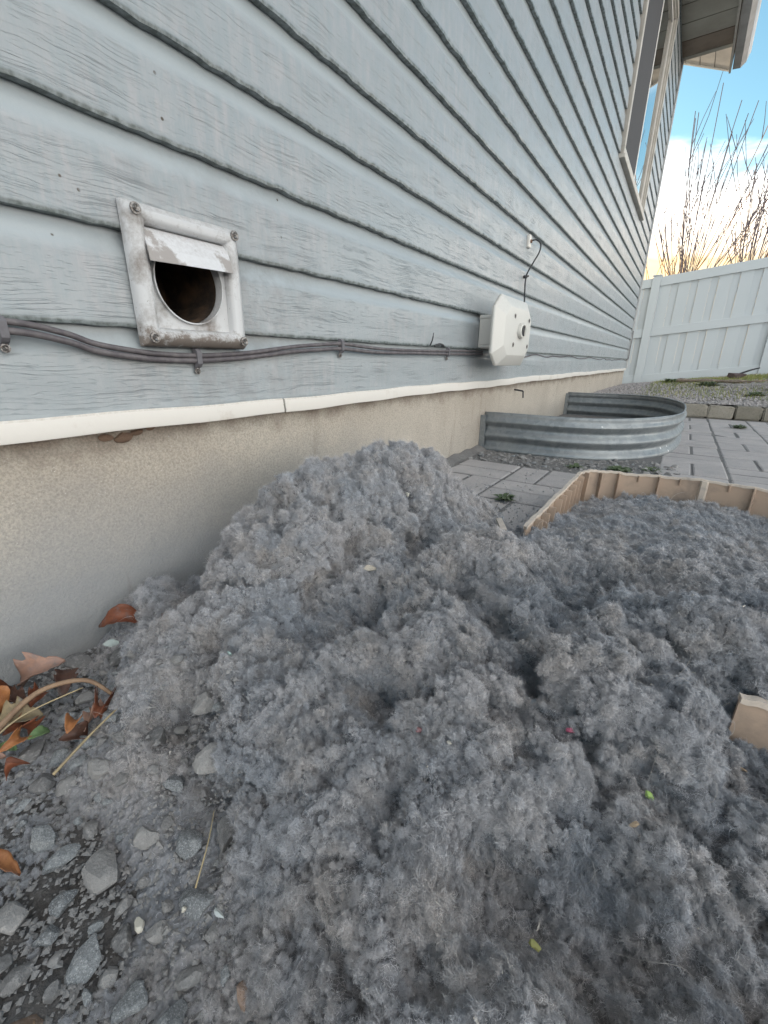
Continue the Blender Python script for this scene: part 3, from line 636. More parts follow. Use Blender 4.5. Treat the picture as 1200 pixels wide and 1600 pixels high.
# square vent hood
hood = thing('vent_hood', 'ivory octagonal vent hood with a round slotted knob standing off the siding', 'vent hood', (0, 1.80, .11))
O = Vector((0, 1.80, .105)); rel = lambda p: (p[0]-0, p[1]-1.80, p[2]-.11)
def octo(x, sy, sz, ch, cy=1.803, cz=.105):
    return [(x, cy-sy, cz-sz+ch), (x, cy-sy+ch*1.3, cz-sz), (x, cy+sy-ch*1.3, cz-sz), (x, cy+sy, cz-sz+ch), (x, cy+sy, cz+sz-ch), (x, cy+sy-ch*1.3, cz+sz), (x, cy-sy+ch*1.3, cz+sz), (x, cy-sy, cz+sz-ch)]
b = MB(); rings = [octo(.086, .203, .118, .042), octo(.094, .209, .122, .043), octo(.100, .207, .121, .043), octo(.118, .168, .093, .036), octo(.1235, .155, .083, .033), octo(.124, .04, .03, .012)]
inner = [octo(.084, .198, .113, .04), octo(.092, .150, .075, .03)]
allr = [inner[1], inner[0]]+rings
b.add([p for r_ in allr for p in r_], [(i*8+k, i*8+(k+1) % 8, (i+1)*8+(k+1) % 8, (i+1)*8+k) for i in range(len(allr)-1) for k in range(8)]+[tuple((len(allr)-1)*8+k for k in range(8)), tuple(range(8))])
o = b.build('cover', M_HOOD, hood, bevel=.006, origin=(0, 1.80, .11), smooth=True, angle=50); o.location = (0, 0, 0); o.modifiers['bevel'].segments = 3; o.modifiers['bevel'].angle_limit = R(14)
b = MB()
pr_b = [(1.708, .062), (1.708, .150), (1.735, .168), (1.885, .168), (1.90, .150), (1.90, .062), (1.885, .045), (1.735, .045)]
b.add([(.0, y_, z_) for y_, z_ in pr_b]+[(.095, y_, z_) for y_, z_ in pr_b], [(k, (k+1) % 8, 8+(k+1) % 8, 8+k) for k in range(8)]+[tuple(range(8)), tuple(range(8, 16))])
b.box((.001, 1.712, .108), (.093, 1.9035, .1085+.001))
o = b.build('housing', M_HOOD, hood, bevel=.003, origin=(0, 1.80, .11)); o.location = (0, 0, 0)
for zz_ in (.158, .055):
    for yy_ in (1.716, 1.893):
        b = MB(); b.tube([(0, 0, 0), (.094, 0, 0)], .0085, 12); o = b.build('standoff_tube', M_HOOD, hood, smooth=True); o.location = rel((0, yy_, zz_))
b = MB(); K = 28
def circ(x, r): return [(x, r*math.cos(2*math.pi*k/K), r*math.sin(2*math.pi*k/K)) for k in range(K)]
rs_ = [circ(0, .040), circ(.012, .0385), circ(.014, .036), circ(.014, .030), circ(.009, .029), circ(.009, .002)]
b.add([p for r_ in rs_ for p in r_], [(i*K+k, i*K+(k+1) % K, (i+1)*K+(k+1) % K, (i+1)*K+k) for i in range(5) for k in range(K)])
kn = b.build('knob', M_HOOD, hood, smooth=True, angle=40); kn.location = rel((.1245, 1.845-.02, .112)); kn.scale = (1, .95, .72)
for dy_ in (-.011, .011):
    b = MB(); b.box((.0092, dy_-.0045, -.025), (.0125, dy_+.0045, .025)); b.build('slot', M_SCREEN, kn)
for (yy_, zz_) in ((1.762, .160), (1.945, .156), (1.768, .060), (1.95, .058)):
    b = MB(); b.add([(.001, .0115*math.cos(2*math.pi*k/K), .0085*math.sin(2*math.pi*k/K)) for k in range(K)]+[(.0015, .0085*math.cos(2*math.pi*k/K), .0065*math.sin(2*math.pi*k/K)) for k in range(K)]+[(-.002+.003, .006*math.cos(2*math.pi*k/K), .0045*math.sin(2*math.pi*k/K)) for k in range(K)], [(k, (k+1) % K, K+(k+1) % K, K+k) for k in range(K)]+[(K+k, K+(k+1) % K, 2*K+(k+1) % K, 2*K+k) for k in range(K)])
    o = b.build('screw_cup', M_SCREW, hood, smooth=True); o.location = rel((.1235, yy_-.015, zz_))
    screw(hood, rel((.1225, yy_-.015, zz_)), .0045)
# thin wire from a grommet down into the hood
t = thing('wire_grommet', 'small rusty white grommet on the siding where a black wire comes out', 'grommet', (0, 2.205, .505))
b = MB(); b.box((-.006, -.014, -.026), (.010, .014, .026)); b.build('plate', M_WHITE, t, bevel=.005)
b = MB(); b.tube([(.008, 0, .0), (.016, 0, .0)], .007, 12); b.build('bushing', simple('rust', (.20, .10, .06), None, 60, .8), t)
wr_ = [(.012, 2.207, .507), (.03, 2.222, .512), (.045, 2.24, .498), (.045, 2.235, .465), (.03, 2.21, .42), (.014, 2.19, .375), (.012, 2.182, .34), (.02, 2.165, .29), (.045, 2.09, .235), (.06, 2.0, .20), (.07, 1.93, .17)]
b = MB(); b.tube(cr_spline(wr_, 8), .0034, 8); o = b.build('black_wire', M_BLACK, smooth=True, angle=180, origin=(.012, 2.207, .507)); tag(o, 'short black wire hanging from the grommet down behind the ivory hood', 'wire')
t = thing('wire_tie', 'little black tie pinning the hanging black wire to the siding', 'wire tie', (.012, 2.188, .362))
b = MB(); b.tube([(-.012, 0, 0), (.004, 0, .0)], .007, 8); b.tube([(-.004, -.008, 0), (.008, .006, .003)], .004, 6); b.build('nail', M_BLACK, t, smooth=True)
# dead twig poking from the siding gap left of the hood
b = MB(); b.tube(cr_spline([(.004, 1.30, .043), (.012, 1.30, .06), (.015, 1.302, .082)], 5), [.0022]*8+[.0014]*3, 6); b.tube(cr_spline([(.004, 1.33, .044), (.014, 1.35, .05), (.01, 1.38, .048), (.004, 1.40, .044)], 4), .0035, 6)
tag(b.build('dead_twig', M_BLACK, smooth=True, origin=(.004, 1.3, .043)), 'scrap of dead stem sticking out above the cables near the hood', 'twig')
# mud nest under the strip and a nail on the foundation
def rock_mesh(name, m_, sx_=1, sy_=1, sz_=1, seed=0, sub=2, rough_=.28):
    bm = bmesh.new(); bmesh.ops.create_icosphere(bm, subdivisions=sub, radius=1)
    P = np.array([v_.co[:] for v_ in bm.verts]); r_ = np.random.default_rng(seed)
    for _ in range(12):
        nrm = r_.normal(size=3); nrm /= np.linalg.norm(nrm); d_ = r_.uniform(.48, .80); e = P@nrm-d_; P = P-np.where(e > 0, e, 0)[:, None]*nrm*.9
    P += (fbm(P+seed*3.1, 1.7, 3, seed)*rough_*.6)[:, None]*P
    for v_, p in zip(bm.verts, P): v_.co = (p[0]*sx_, p[1]*sy_, p[2]*sz_)
    me = bpy.data.meshes.new(name); bm.to_mesh(me); bm.free(); me.materials.append(m_)
    me.shade_smooth(); me.set_sharp_from_angle(angle=R(28)); return me
t = thing('mud_nest', 'cracked lump of dried mud tucked under the white starter strip', 'mud nest', (-.012, .345, -.113))
for i, (yy_, zz_, s_) in enumerate(((-.035, .0, .011), (-.012, -.003, .014), (.012, .002, .011), (.034, .006, .008))):
    o = bpy.data.objects.new('mud_lump', rock_mesh('mud_lump', M_MUD, .5, 1.3, .6, 60+i)); col.objects.link(o); o.parent = t; o.location = (0, yy_, zz_); o.scale = (s_,)*3
b = MB(); b.tube([(-.02, 2.27, -.135), (.03, 2.275, -.142)], .004, 8); b.tube([(.03, 2.275, -.142), (.033, 2.276, -.175)], .0038, 8)
tag(b.build('bent_nail', M_BLACK, smooth=True, origin=(-.014, 2.27, -.135)), 'dark bent nail sticking out of the beige foundation', 'nail')

# ------------------------------------------------------------------ window well
well = thing('window_well', 'corrugated galvanised steel window well curving out from the foundation', 'window well', (0, 2.7, -.37))
def well_path(t_):
    # superellipse-like U from (0,1.845) round (.735,2.69) to (0,3.535)
    cy_, ry, rx = 2.69, .845, .735
    a = -math.pi/2+math.pi*t_; e = .52
    c_, s_ = math.cos(a), math.sin(a)
    return rx*abs(c_)**e, cy_+ry*(abs(s_)**.80)*(1 if s_ > 0 else -1)
T = np.linspace(0, 1, 400); pp = np.array([well_path(q) for q in T])
d_ = np.concatenate([[0], np.cumsum(np.hypot(*np.diff(pp, axis=0).T))]); L = np.linspace(0, d_[-1], 150)
px_ = np.interp(L, d_, pp[:, 0]); py_ = np.interp(L, d_, pp[:, 1])
tx = np.gradient(px_); ty = np.gradient(py_); nn = np.hypot(tx, ty); nxx, nyy = ty/nn, -tx/nn
zp = np.linspace(-.214, -.62, 90)
off = .0095*np.sin((zp+.214)*2*math.pi/.062-math.pi/2)*np.clip((-.226-zp)/.02, 0, 1)
b = MB(); vv = []
for i in range(len(L)):
    wob = .004*math.sin(L[i]*4)+.003*math.sin(L[i]*9+1)
    for z_, o_ in zip(zp, off): vv.append((px_[i]+nxx[i]*(o_+wob*.6), py_[i]+nyy[i]*(o_+wob*.6), z_+wob*.5))
nz = len(zp); b.add(vv, [(i*nz+k, (i+1)*nz+k, (i+1)*nz+k+1, i*nz+k+1) for i in range(len(L)-1) for k in range(nz-1)])
o = b.build('corrugated_shell', M_GALV, well, smooth=True, angle=180, origin=(0, 2.7, -.37)); o.location = (0, 0, 0); md = o.modifiers.new('thick', 'SOLIDIFY'); md.thickness = .002
b = MB(); b.tube([(px_[i]+nxx[i]*-.004, py_[i]+nyy[i]*-.004, -.2135+.5*(.004*math.sin(L[i]*4)+.003*math.sin(L[i]*9+1))) for i in range(len(L))], .0042, 8)
o = b.build('rolled_rim', M_GALV, well, smooth=True, angle=180, origin=(0, 2.7, -.37)); o.location = (0, 0, 0)
for yy_ in (1.838, 3.528):
    b = MB(); b.box((-.013, yy_-.006-.03*(yy_ > 3)*0, -.46), (.010, yy_+.003, -.222)); o = b.build('mounting_flange', M_GALV, well, origin=(0, 2.7, -.37)); o.location = (0, 0, 0)

# ------------------------------------------------------------------ fence
fence = thing('vinyl_fence', 'tall white vinyl privacy fence standing behind the gravel bed', 'fence', (0, 10, -.38))
SLF = .115; FY = 10.0
fz = lambda x: -.385+SLF*x
post_x = [-3.75, -1.9, -.035, 1.80, 3.65, 5.5, 7.35]
def rel_f(v_): return v_
def slab(name, x0, x1, ya, yb, o0, o1, m_=M_FENCE, bev=.003):
    b = MB(); z = lambda x: fz(x)
    b.add([(x0, ya, z(x0)+o0), (x1, ya, z(x1)+o0), (x1, yb, z(x1)+o0), (x0, yb, z(x0)+o0), (x0, ya, z(x0)+o1), (x1, ya, z(x1)+o1), (x1, yb, z(x1)+o1), (x0, yb, z(x0)+o1)], [(3,2,1,0),(4,5,6,7),(0,1,5,4),(1,2,6,5),(2,3,7,6),(3,0,4,7)])
    o = b.build(name, m_, fence, bevel=bev, origin=(0, 10, -.38)); o.location = (0, 0, 0); return o
for i, pxx in enumerate(post_x):
    slab('post', pxx-.065, pxx+.065, FY-.065, FY+.065, -.05, 1.85)
    b = MB(); c0 = (pxx, FY, fz(pxx)+1.852+.0); b.box((pxx-.075, FY-.075, c0[2]), (pxx+.075, FY+.075, c0[2]+.02)); o = b.build('post_cap', M_FENCE, fence, bevel=.006, origin=(0, 10, -.38)); o.location = (0, 0, 0)
    if i+1 < len(post_x):
        x0, x1 = pxx+.066, post_x[i+1]-.066
        slab('rail', x0, x1, FY-.042, FY+.042, 1.68, 1.83); slab('rail', x0, x1, FY-.044, FY+.044, .84, .98); slab('rail', x0, x1, FY-.042, FY+.042, .02, .16)
        nb = 6; wd = (x1-x0)/nb
        for k in range(nb):
            xa = x0+k*wd
            for (oa, ob) in ((.16, .84), (.98, 1.68)):
                slab('board', xa+.002, xa+wd*.62, FY-.022, FY-.006, oa-.005, ob+.005, bev=.002)
                slab('groove_board', xa+wd*.62+.001, xa+wd+.001, FY-.0065, FY-.002, oa-.005, ob+.005, bev=0)

# ------------------------------------------------------------------ lint heap
def seg_dist(x, y, a, b_):
    ax, ay = a; bx, by = b_; dx_, dy_ = bx-ax, by-ay
    t_ = np.clip(((x-ax)*dx_+(y-ay)*dy_)/(dx_*dx_+dy_*dy_), 0, 1)
    return np.hypot(x-ax-t_*dx_, y-ay-t_*dy_), t_
def sstep(a, b_, x): t_ = np.clip((x-a)/(b_-a), 0, 1); return t_*t_*(3-2*t_)
def smax(a, b_, k=.02): h = np.clip(.5+.5*(a-b_)/k, 0, 1); return b_*(1-h)+a*h+k*h*(1-h)
RING = [(.505, .75), (.507, .90), (.507, 1.06), (.507, 1.20), (.512, 1.255), (.545, 1.29), (.60, 1.315), (.69, 1.335), (.775, 1.338), (.88, 1.325), (1.0, 1.29), (1.12, 1.20), (1.19, 1.05), (1.20, .86), (1.13, .66), (1.02, .54), (.92, .475), (.85, .451), (.790, .440)]
def macro(x, y):
    base = -.435+.0*x
    # mound: ridge beside the wall
    d1, t1 = seg_dist(x, y, (.185, .49), (.266, .74))
    top = -.178-.034*(1-t1)**1.4
    m1 = top-.085*(1-np.exp(-(d1/.10)**2))-np.clip(d1-.05, 0, None)*(.58+.45*sstep(.20, .02, x))
    # thick apron spreading towards the camera and right
    apr = -.345-.03*sstep(.25, .0, x)
    edge = (x*.62+y*.78)                       # distance from the gravel corner at the lower left
    apr = apr-.118*(1-sstep(.07+.42*x, .29+.42*x, edge))
    apr = apr-.05*sstep(.86, 1.02, y)*(x < 9)
    apr = apr-.06*sstep(.80, .98, y+.25*x)*(1-sstep(.50, .515, x))
    h = smax(m1, apr, .05)
    h = h-.055*np.exp(-((x-.05)/.10)**2-((y-.09)/.075)**2)
    # spur running from the mound to the tan edging at the right
    d2, t2 = seg_dist(x, y, (.44, .60), (.785, .352))
    m2 = -.262-.03*t2-np.clip(d2-.02, 0, None)*.62
    h = smax(h, m2, .035)
    # spur to the near right
    d4, t4 = seg_dist(x, y, (.50, .40), (.80, .17)); m4 = -.315-np.clip(d4-.02, 0, None)*.5
    h = smax(h, m4, .03)
    # level field inside the ring
    inside = sstep(.495, .53, x)*sstep(.43, .50, y+.25*(x-.77)*0)
    fld = -.283-.088*sstep(.62, 1.22, y)+.012*np.sin(x*9+1)
    h = np.where(True, h*(1-inside)+smax(fld, h-.0, .03)*inside, h)
    # hollow in front of the exposed tan plastic
    d3 = np.hypot((x-.90)/.10, (y-.385)/.05); h = h-.035*np.exp(-d3**2)
    # keep off the cleared paving outside the ring, and fade out at the far side
    out = sstep(1.30, 1.36, y); h = h*(1-out)+out*-.46
    farleft = sstep(.93, 1.14, y+.30*x+.05*np.sin(x*25))*(1-sstep(.496, .504, x)); h = h*(1-farleft)+farleft*-.46
    return h
ux = np.cumsum(np.concatenate([[0], np.interp(np.arange(869)/869, [0, .3, .7, .8, 1], [.0017, .0012, .0012, .0017, .003])])); ux = -.012+ux*(1.312/ux[-1])
uy = np.cumsum(np.concatenate([[0], np.interp(np.arange(1049)/1049, [0, .35, .7, 1], [.0012, .0013, .0018, .0028])])); uy = -.16+uy*(1.53/uy[-1])
GX, GY = np.meshgrid(ux, uy, indexing='ij'); X = GX.ravel(); Yv = GY.ravel()
warp0 = np.stack([X, Yv, 0*X], 1)
wx = fbm(warp0, 9, 3, 40)*.03; wy = fbm(warp0, 9, 3, 50)*.03
H0 = macro(X+wx, Yv+wy)
H0 += fbm(warp0, 6, 3, 60)*.020*sstep(-.44, -.40, H0)
Hg = H0.reshape(GX.shape); hx = np.gradient(Hg, ux, axis=0); hy = np.gradient(Hg, uy, axis=1)
NN = np.stack([-hx.ravel(), -hy.ravel(), np.ones(len(X))], 1); NN /= np.linalg.norm(NN, axis=1)[:, None]
P = np.stack([X, Yv, H0], 1)
Pw = P+np.stack([fbm(P, 14, 3, 1), fbm(P, 14, 3, 11), fbm(P, 14, 3, 21)], 1)*.028+np.stack([fbm(P, 60, 2, 2), fbm(P, 60, 2, 12), fbm(P, 60, 2, 22)], 1)*.006
thick = sstep(-.43, -.375, H0)
inside = sstep(.50, .55, X)*sstep(.50, .75, Yv)
near = np.exp(-np.hypot(X-.69, Yv)/.6)
a1 = .036*(1-.60*inside)*(.25+.75*thick); a2 = .031*(1-.42*inside)*(.35+.65*thick); a3 = .016*(1-.35*inside)*(.3+.7*thick); a4 = .0052*(1-.3*inside)
jit = np.stack([vnoise(P, 230, 5), vnoise(P, 230, 6), vnoise(P, 230, 7)], 1)
p1 = puff(Pw, 14, 3); p2 = puff(Pw+jit*.0015, 36, 13); p3 = puff(Pw+NN*.01+jit*.0012, 92, 23); p4 = puff(Pw+jit*.001, 200, 33)
hole = sstep(.50, .72, fbm(P, 10, 3, 90)*.5+.5)+.30*sstep(.56, .66, fbm(Pw, 34, 2, 190)*.5+.5)
D = a1*(p1-.62)+a2*(p2-.6)+a3*(p3-.55)*(.5+.5*p2)+a4*(p4-.5)+fbm(P, 150, 3, 70)*.0045*(1-.5*inside)-hole*.055*thick*(1-.8*inside)
Q = P+NN*D[:, None]
Q[:, 0] += fbm(P, 45, 2, 77)*.004*thick; Q[:, 1] += fbm(P, 45, 2, 78)*.004*thick
Q[:, 0] = np.maximum(Q[:, 0], -.012)
nX, nY = GX.shape
idx = np.arange(nX*nY).reshape(nX, nY)
quads = np.stack([idx[:-1, :-1], idx[1:, :-1], idx[1:, 1:], idx[:-1, 1:]], -1).reshape(-1, 4)
keep = (Q[quads][:, :, 2].max(1) > -.445)
quads = quads[keep]
me = bpy.data.meshes.new('lint_heap')
me.vertices.add(len(Q)); me.vertices.foreach_set('co', Q.astype(np.float32).ravel())
me.loops.add(len(quads)*4); me.loops.foreach_set('vertex_index', quads.ravel().astype(np.int32))
me.polygons.add(len(quads)); me.polygons.foreach_set('loop_start', np.arange(0, len(quads)*4, 4, dtype=np.int32)); me.polygons.foreach_set('loop_total', np.full(len(quads), 4, dtype=np.int32))
me.update(); me.validate(); me.shade_smooth(); me.materials.append(M_LINT)
heap = bpy.data.objects.new('lint_heap', me); col.objects.link(heap)
tag(heap, 'huge fluffy heap of grey dryer lint piled against the foundation and over the edging', 'lint heap', kind='stuff')
QZ = Q[:, 2].reshape(nX, nY)
def heap_z(x, y):
    i = int(np.clip(np.searchsorted(ux, x), 0, nX-1)); j = int(np.clip(np.searchsorted(uy, y), 0, nY-1)); return float(QZ[max(0, i-2):i+3, max(0, j-2):j+3].max())

# fibres on the heap: short curly hairs
def fibres(name, count, seed, length, radius, npts, curl, material, out=.5, far_scale=.5, thr=.0):
    r = np.random.default_rng(seed)
    tri = Q[quads]; ctr = tri.mean(1); e1 = tri[:, 1]-tri[:, 0]; e2 = tri[:, 3]-tri[:, 0]
    nf_ = np.cross(e1, e2); ar = np.linalg.norm(nf_, axis=1); nf_ = nf_/np.maximum(ar, 1e-12)[:, None]
    dist = np.linalg.norm(ctr-np.array([.692, 0, 0]), axis=1)
    wgt = ar/np.maximum(dist, .25)**1.6
    tk = thick[quads[:, 0]]; wgt *= .12+.88*tk
    wgt *= (ctr[:, 2] > -.425)
    vis = ((np.array([.692, 0, 0])-ctr)*nf_).sum(1)/dist; wgt *= np.clip(vis+.55, .05, 1)
    wgt *= ctr[:, 0] < 1.15
    cum = np.cumsum(wgt); pick = np.searchsorted(cum, r.random(count)*cum[-1]); pick = np.minimum(pick, len(quads)-1)
    u_, v_ = r.random(count), r.random(count)
    root = tri[pick, 0]+e1[pick]*u_[:, None]+e2[pick]*v_[:, None]; nrm = nf_[pick]; ds = dist[pick]
    L_ = length*np.exp(r.normal(0, .45, count))*np.clip(ds/.6, .75, 1.8)
    d = r.normal(size=(count, 3)); d -= nrm*(d*nrm).sum(1)[:, None]; d /= np.linalg.norm(d, axis=1)[:, None]
    d = d+nrm*(out*r.random(count)+.25)[:, None]; d /= np.linalg.norm(d, axis=1)[:, None]
    pts_ = np.zeros((count, npts, 3)); cur = root-nrm*.0008; ax_ = r.normal(size=(count, 3))
    for k in range(npts):
        pts_[:, k] = cur; cur = cur+d*(L_/(npts-1))[:, None]
        d = d+np.cross(ax_, d)*curl+r.normal(size=(count, 3))*curl*.45-nrm*.10
        d /= np.linalg.norm(d, axis=1)[:, None]
    pts_[:, :, 0] = np.maximum(pts_[:, :, 0], -.009)
    hc = bpy.data.hair_curves.new(name); hc.add_curves([npts]*count)
    hc.attributes['position'].data.foreach_set('vector', pts_.astype(np.float32).ravel())
    rad = hc.attributes.get('radius') or hc.attributes.new('radius', 'FLOAT', 'POINT')
    prof_ = np.linspace(1, .45, npts)
    rad.data.foreach_set('value', (radius*np.clip(ds/.55, .8, 2.0)[:, None]*prof_[None]).astype(np.float32).ravel())
    hc.materials.append(material)
    o = bpy.data.objects.new(name, hc); col.objects.link(o); o.parent = heap; o['kind'] = 'stuff'; return o
fibres('fuzz', 420000, 5, .0050, .00013, 5, .95, M_FUZZ, out=.9)
M_HAIR = simple('pale_hair', (.60, .58, .56), (.42, .38, .34), 40, .6)
fibres('loose_hair', 1400, 9, .022, .00016, 9, .22, M_HAIR, out=1.0)
# crumbly tufts: a few shaped tufts, scattered by the tens of thousands over the heap
def tuft_mesh(seed):
    r = np.random.default_rng(seed); bm = bmesh.new(); bmesh.ops.create_icosphere(bm, subdivisions=3, radius=1)
    V_ = np.array([v_.co[:] for v_ in bm.verts]); fs = [tuple(v_.index for v_ in f_.verts) for f_ in bm.faces]; bm.free()
    ani = np.array([r.uniform(1.3, 2.1), r.uniform(.6, 1.1), r.uniform(.45, .75)]); V_ = V_*ani
    d_ = fbm(V_+seed*7.7, 1.5, 2, seed)*.5+(puff(V_+seed, 2.2, seed)-.5)*.5+vnoise(V_+seed, 6, 5)*.22
    V_ = V_*(1+d_)[:, None]*.34
    mb = MB(); mb.add(V_.tolist(), fs)
    for _ in range(1700):     # curly fibres round the tuft
        i = r.integers(0, len(V_)); p = V_[i]*.95+r.normal(size=3)*.14*ani; n_ = p/max(.05, np.linalg.norm(p)); d = n_*.5+r.normal(size=3)*.8; d /= np.linalg.norm(d)
        w_ = np.cross(d, r.normal(size=3)); w_ /= np.linalg.norm(w_); w_ *= .013; L_ = .22+.55*r.random()+(.9*r.random() if r.random() < .10 else 0); ax_ = r.normal(size=3)
        vv_ = [p-w_, p+w_]
        for k_ in range(3):
            p = p+d*L_/3; d = d+np.cross(ax_, d)*.7+r.normal(size=3)*.25-n_*.22; d /= np.linalg.norm(d)
            vv_ += [p-w_*(1-.2*k_), p+w_*(1-.2*k_)]
        mb.add(vv_, [(0, 1, 3, 2), (2, 3, 5, 4), (4, 5, 7, 6)])
    o = mb.build('lint_tuft', M_FUZZ, heap, smooth=True, angle=180); o['kind'] = 'stuff'; return o
tufts = [tuft_mesh(500+i) for i in range(6)]
for i, o in enumerate(tufts):
    x_, y_ = .40+.03*i, .42-.02*i; o.location = (x_, y_, heap_z(x_, y_)-.002); o.scale = (.005,)*3
top_ = sstep(.25, .80, p1*.5+p2*.5)
rt = np.random.default_rng(31); NT = 64000
tri = Q[quads]; ctr = tri.mean(1); nf_ = np.cross(tri[:, 1]-tri[:, 0], tri[:, 3]-tri[:, 0]); ar = np.linalg.norm(nf_, axis=1); nf_ /= np.maximum(ar, 1e-12)[:, None]
dist = np.linalg.norm(ctr-np.array([.692, 0, 0]), axis=1)
clump = sstep(-.25, .35, fbm(ctr, 26, 2, 301))*.4+.6*sstep(-.12, .22, fbm(ctr, 75, 2, 307))
wgt = ar/np.maximum(dist, .3)*(.06+.94*thick[quads[:, 0]]**2)*(ctr[:, 2] > -.42)*(ctr[:, 0] < 1.2)*(.12+.88*clump)*(.10+.90*top_[quads[:, 0]])
cum = np.cumsum(wgt); pk = np.minimum(np.searchsorted(cum, rt.random(NT)*cum[-1]), len(quads)-1)
sc_ = (.0024+.0052*rt.random(NT)**2.2)*np.clip(dist[pk]/.6, .85, 1.35)*(.75+.5*clump[pk])
pp_ = ctr[pk]+nf_[pk]*(sc_*rt.uniform(-.15, .6, NT))[:, None]; pp_[:, 0] = np.maximum(pp_[:, 0], -.008)
# wisps fallen among the stones and on the nearest pavers
ex = []
while len(ex) < 8200:
    if len(ex) < 7300:
        x_, y_ = rt.uniform(.0, .62), rt.uniform(-.1, .28)
        if fbm(np.array([[x_, y_, 0.]]), 22, 2, 8)[0] < -.08: continue
        z_ = max(-.4325, heap_z(x_, y_))
    else:
        x_, y_ = rt.uniform(.03, .50), .88+abs(rt.normal())*.25
        if y_ > 1.8: continue
        z_ = -.3705
    ex.append((x_, y_, z_, rt.uniform(.0012, .0042)*(1 if len(ex) < 7300 else .8)))
ex = np.array(ex); pp_ = np.concatenate([pp_, ex[:, :3]]); sc_ = np.concatenate([sc_, ex[:, 3]]); NT = len(pp_)
pm_ = bpy.data.meshes.new('tufts'); pm_.from_pydata(pp_.tolist(), [], [])
for nm, ty, arr in (('tuft_scale', 'FLOAT', sc_.astype(np.float32)), ('tuft_kind', 'INT', rt.integers(0, 6, NT).astype(np.int32))):
    pm_.attributes.new(nm, ty, 'POINT').data.foreach_set('value', arr)
pm_.attributes.new('tuft_turn', 'FLOAT_VECTOR', 'POINT').data.foreach_set('vector', rt.uniform(0, 6.28, (NT, 3)).astype(np.float32).ravel())
po = bpy.data.objects.new('tufts', pm_); col.objects.link(po); po.parent = heap; po['kind'] = 'stuff'
gn_ = bpy.data.node_groups.new('scatter_tufts', 'GeometryNodeTree'); gn_.interface.new_socket('Geometry', in_out='INPUT', socket_type='NodeSocketGeometry'); gn_.interface.new_socket('Geometry', in_out='OUTPUT', socket_type='NodeSocketGeometry')
gi = gn_.nodes.new('NodeGroupInput'); go = gn_.nodes.new('NodeGroupOutput'); iop = gn_.nodes.new('GeometryNodeInstanceOnPoints'); g2i = gn_.nodes.new('GeometryNodeGeometryToInstance')
for o in reversed(tufts):
    oi_ = gn_.nodes.new('GeometryNodeObjectInfo'); oi_.transform_space = 'ORIGINAL'; oi_.inputs['Object'].default_value = o; gn_.links.new(oi_.outputs['Geometry'], g2i.inputs[0])
def gattr(nm, ty):
    a = gn_.nodes.new('GeometryNodeInputNamedAttribute'); a.data_type = ty; a.inputs['Name'].default_value = nm; return next(o_ for o_ in a.outputs if o_.enabled)
gn_.links.new(gi.outputs[0], iop.inputs['Points']); gn_.links.new(g2i.outputs[0], iop.inputs['Instance']); iop.inputs['Pick Instance'].default_value = True
gn_.links.new(gattr('tuft_kind', 'INT'), iop.inputs['Instance Index']); gn_.links.new(gattr('tuft_scale', 'FLOAT'), iop.inputs['Scale'])
e2r = gn_.nodes.new('FunctionNodeEulerToRotation'); gn_.links.new(gattr('tuft_turn', 'FLOAT_VECTOR'), e2r.inputs[0]); gn_.links.new(e2r.outputs[0], iop.inputs['Rotation'])
gn_.links.new(iop.outputs[0], go.inputs[0]); po.modifiers.new('scatter', 'NODES').node_group = gn_
# tiny pale specks in the lint
r = np.random.default_rng(3); b = MB()
for _ in range(700):
    i = r.integers(0, len(quads)); c_ = Q[quads[i]].mean(0)
    if thick[quads[i, 0]] < .5: continue
    s_ = .0007+.0014*r.random()**3; e = r.normal(size=(4, 3))*s_; b.add([c_+q+np.array([0, 0, s_+.0035]) for q in e], [(0, 1, 2), (0, 2, 3), (0, 3, 1), (1, 3, 2)])
o = b.build('pale_specks', simple('pale_crumb', (.62, .60, .57), (.5, .45, .38), 200, .7), heap); o['kind'] = 'stuff'

# ------------------------------------------------------------------ tan edging
ring = cr_spline([(a, c, 0) for a, c in RING], 14); ring = [Vector((p.x, p.y, 0)) for p in ring]
edging = thing('plastic_edging', 'tan plastic garden edging with ribs curving round the lint behind the heap', 'garden edging', (.6, 1.0, -.37))
def rimz(i): q = i/len(ring); return -.283+.0022*math.sin(i*.12)+.0012*math.sin(i*.41)+.0008*math.sin(i*1.3)
def strip(i0, i1, zt, zb, th, name, m_, parent, lean=0.0):
    vv = []; b = MB()
    for i in range(i0, i1):
        p = ring[i]; tn = (ring[min(i+1, len(ring)-1)]-ring[max(i-1, 0)]).normalized(); nr = Vector((tn.y, -tn.x, 0))   # points inwards (clockwise path)
        z1_, z0_ = rimz(i)+zt, (rimz(i)+zb if zb > -.05 else -.40)
        for (o_, z_) in ((-th/2, z0_), (th/2, z0_), (th/2, z1_), (-th/2, z1_)):
            q = p+nr*(o_+lean*(z1_-z_)*.5); vv.append((q.x, q.y, z_))
    n_ = i1-i0; b.add(vv, [(i*4+k, i*4+(k+1) % 4, (i+1)*4+(k+1) % 4, (i+1)*4+k) for i in range(n_-1) for k in range(4)]+[(0, 1, 2, 3), tuple((n_-1)*4+k for k in (3, 2, 1, 0))])
    o = b.build(name, m_, parent, origin=(.6, 1.0, -.37), smooth=True, angle=50); o.location = (0, 0, 0); return o
g0 = 0
iend = len(ring)
strip(g0, iend, 0, -.2, .003, 'panel', M_TANP, edging)
strip(g0, iend, .0015, -.0045, .0075, 'rim', M_TANE, edging)
acc = 0; last = 0; step = .046; k = 0
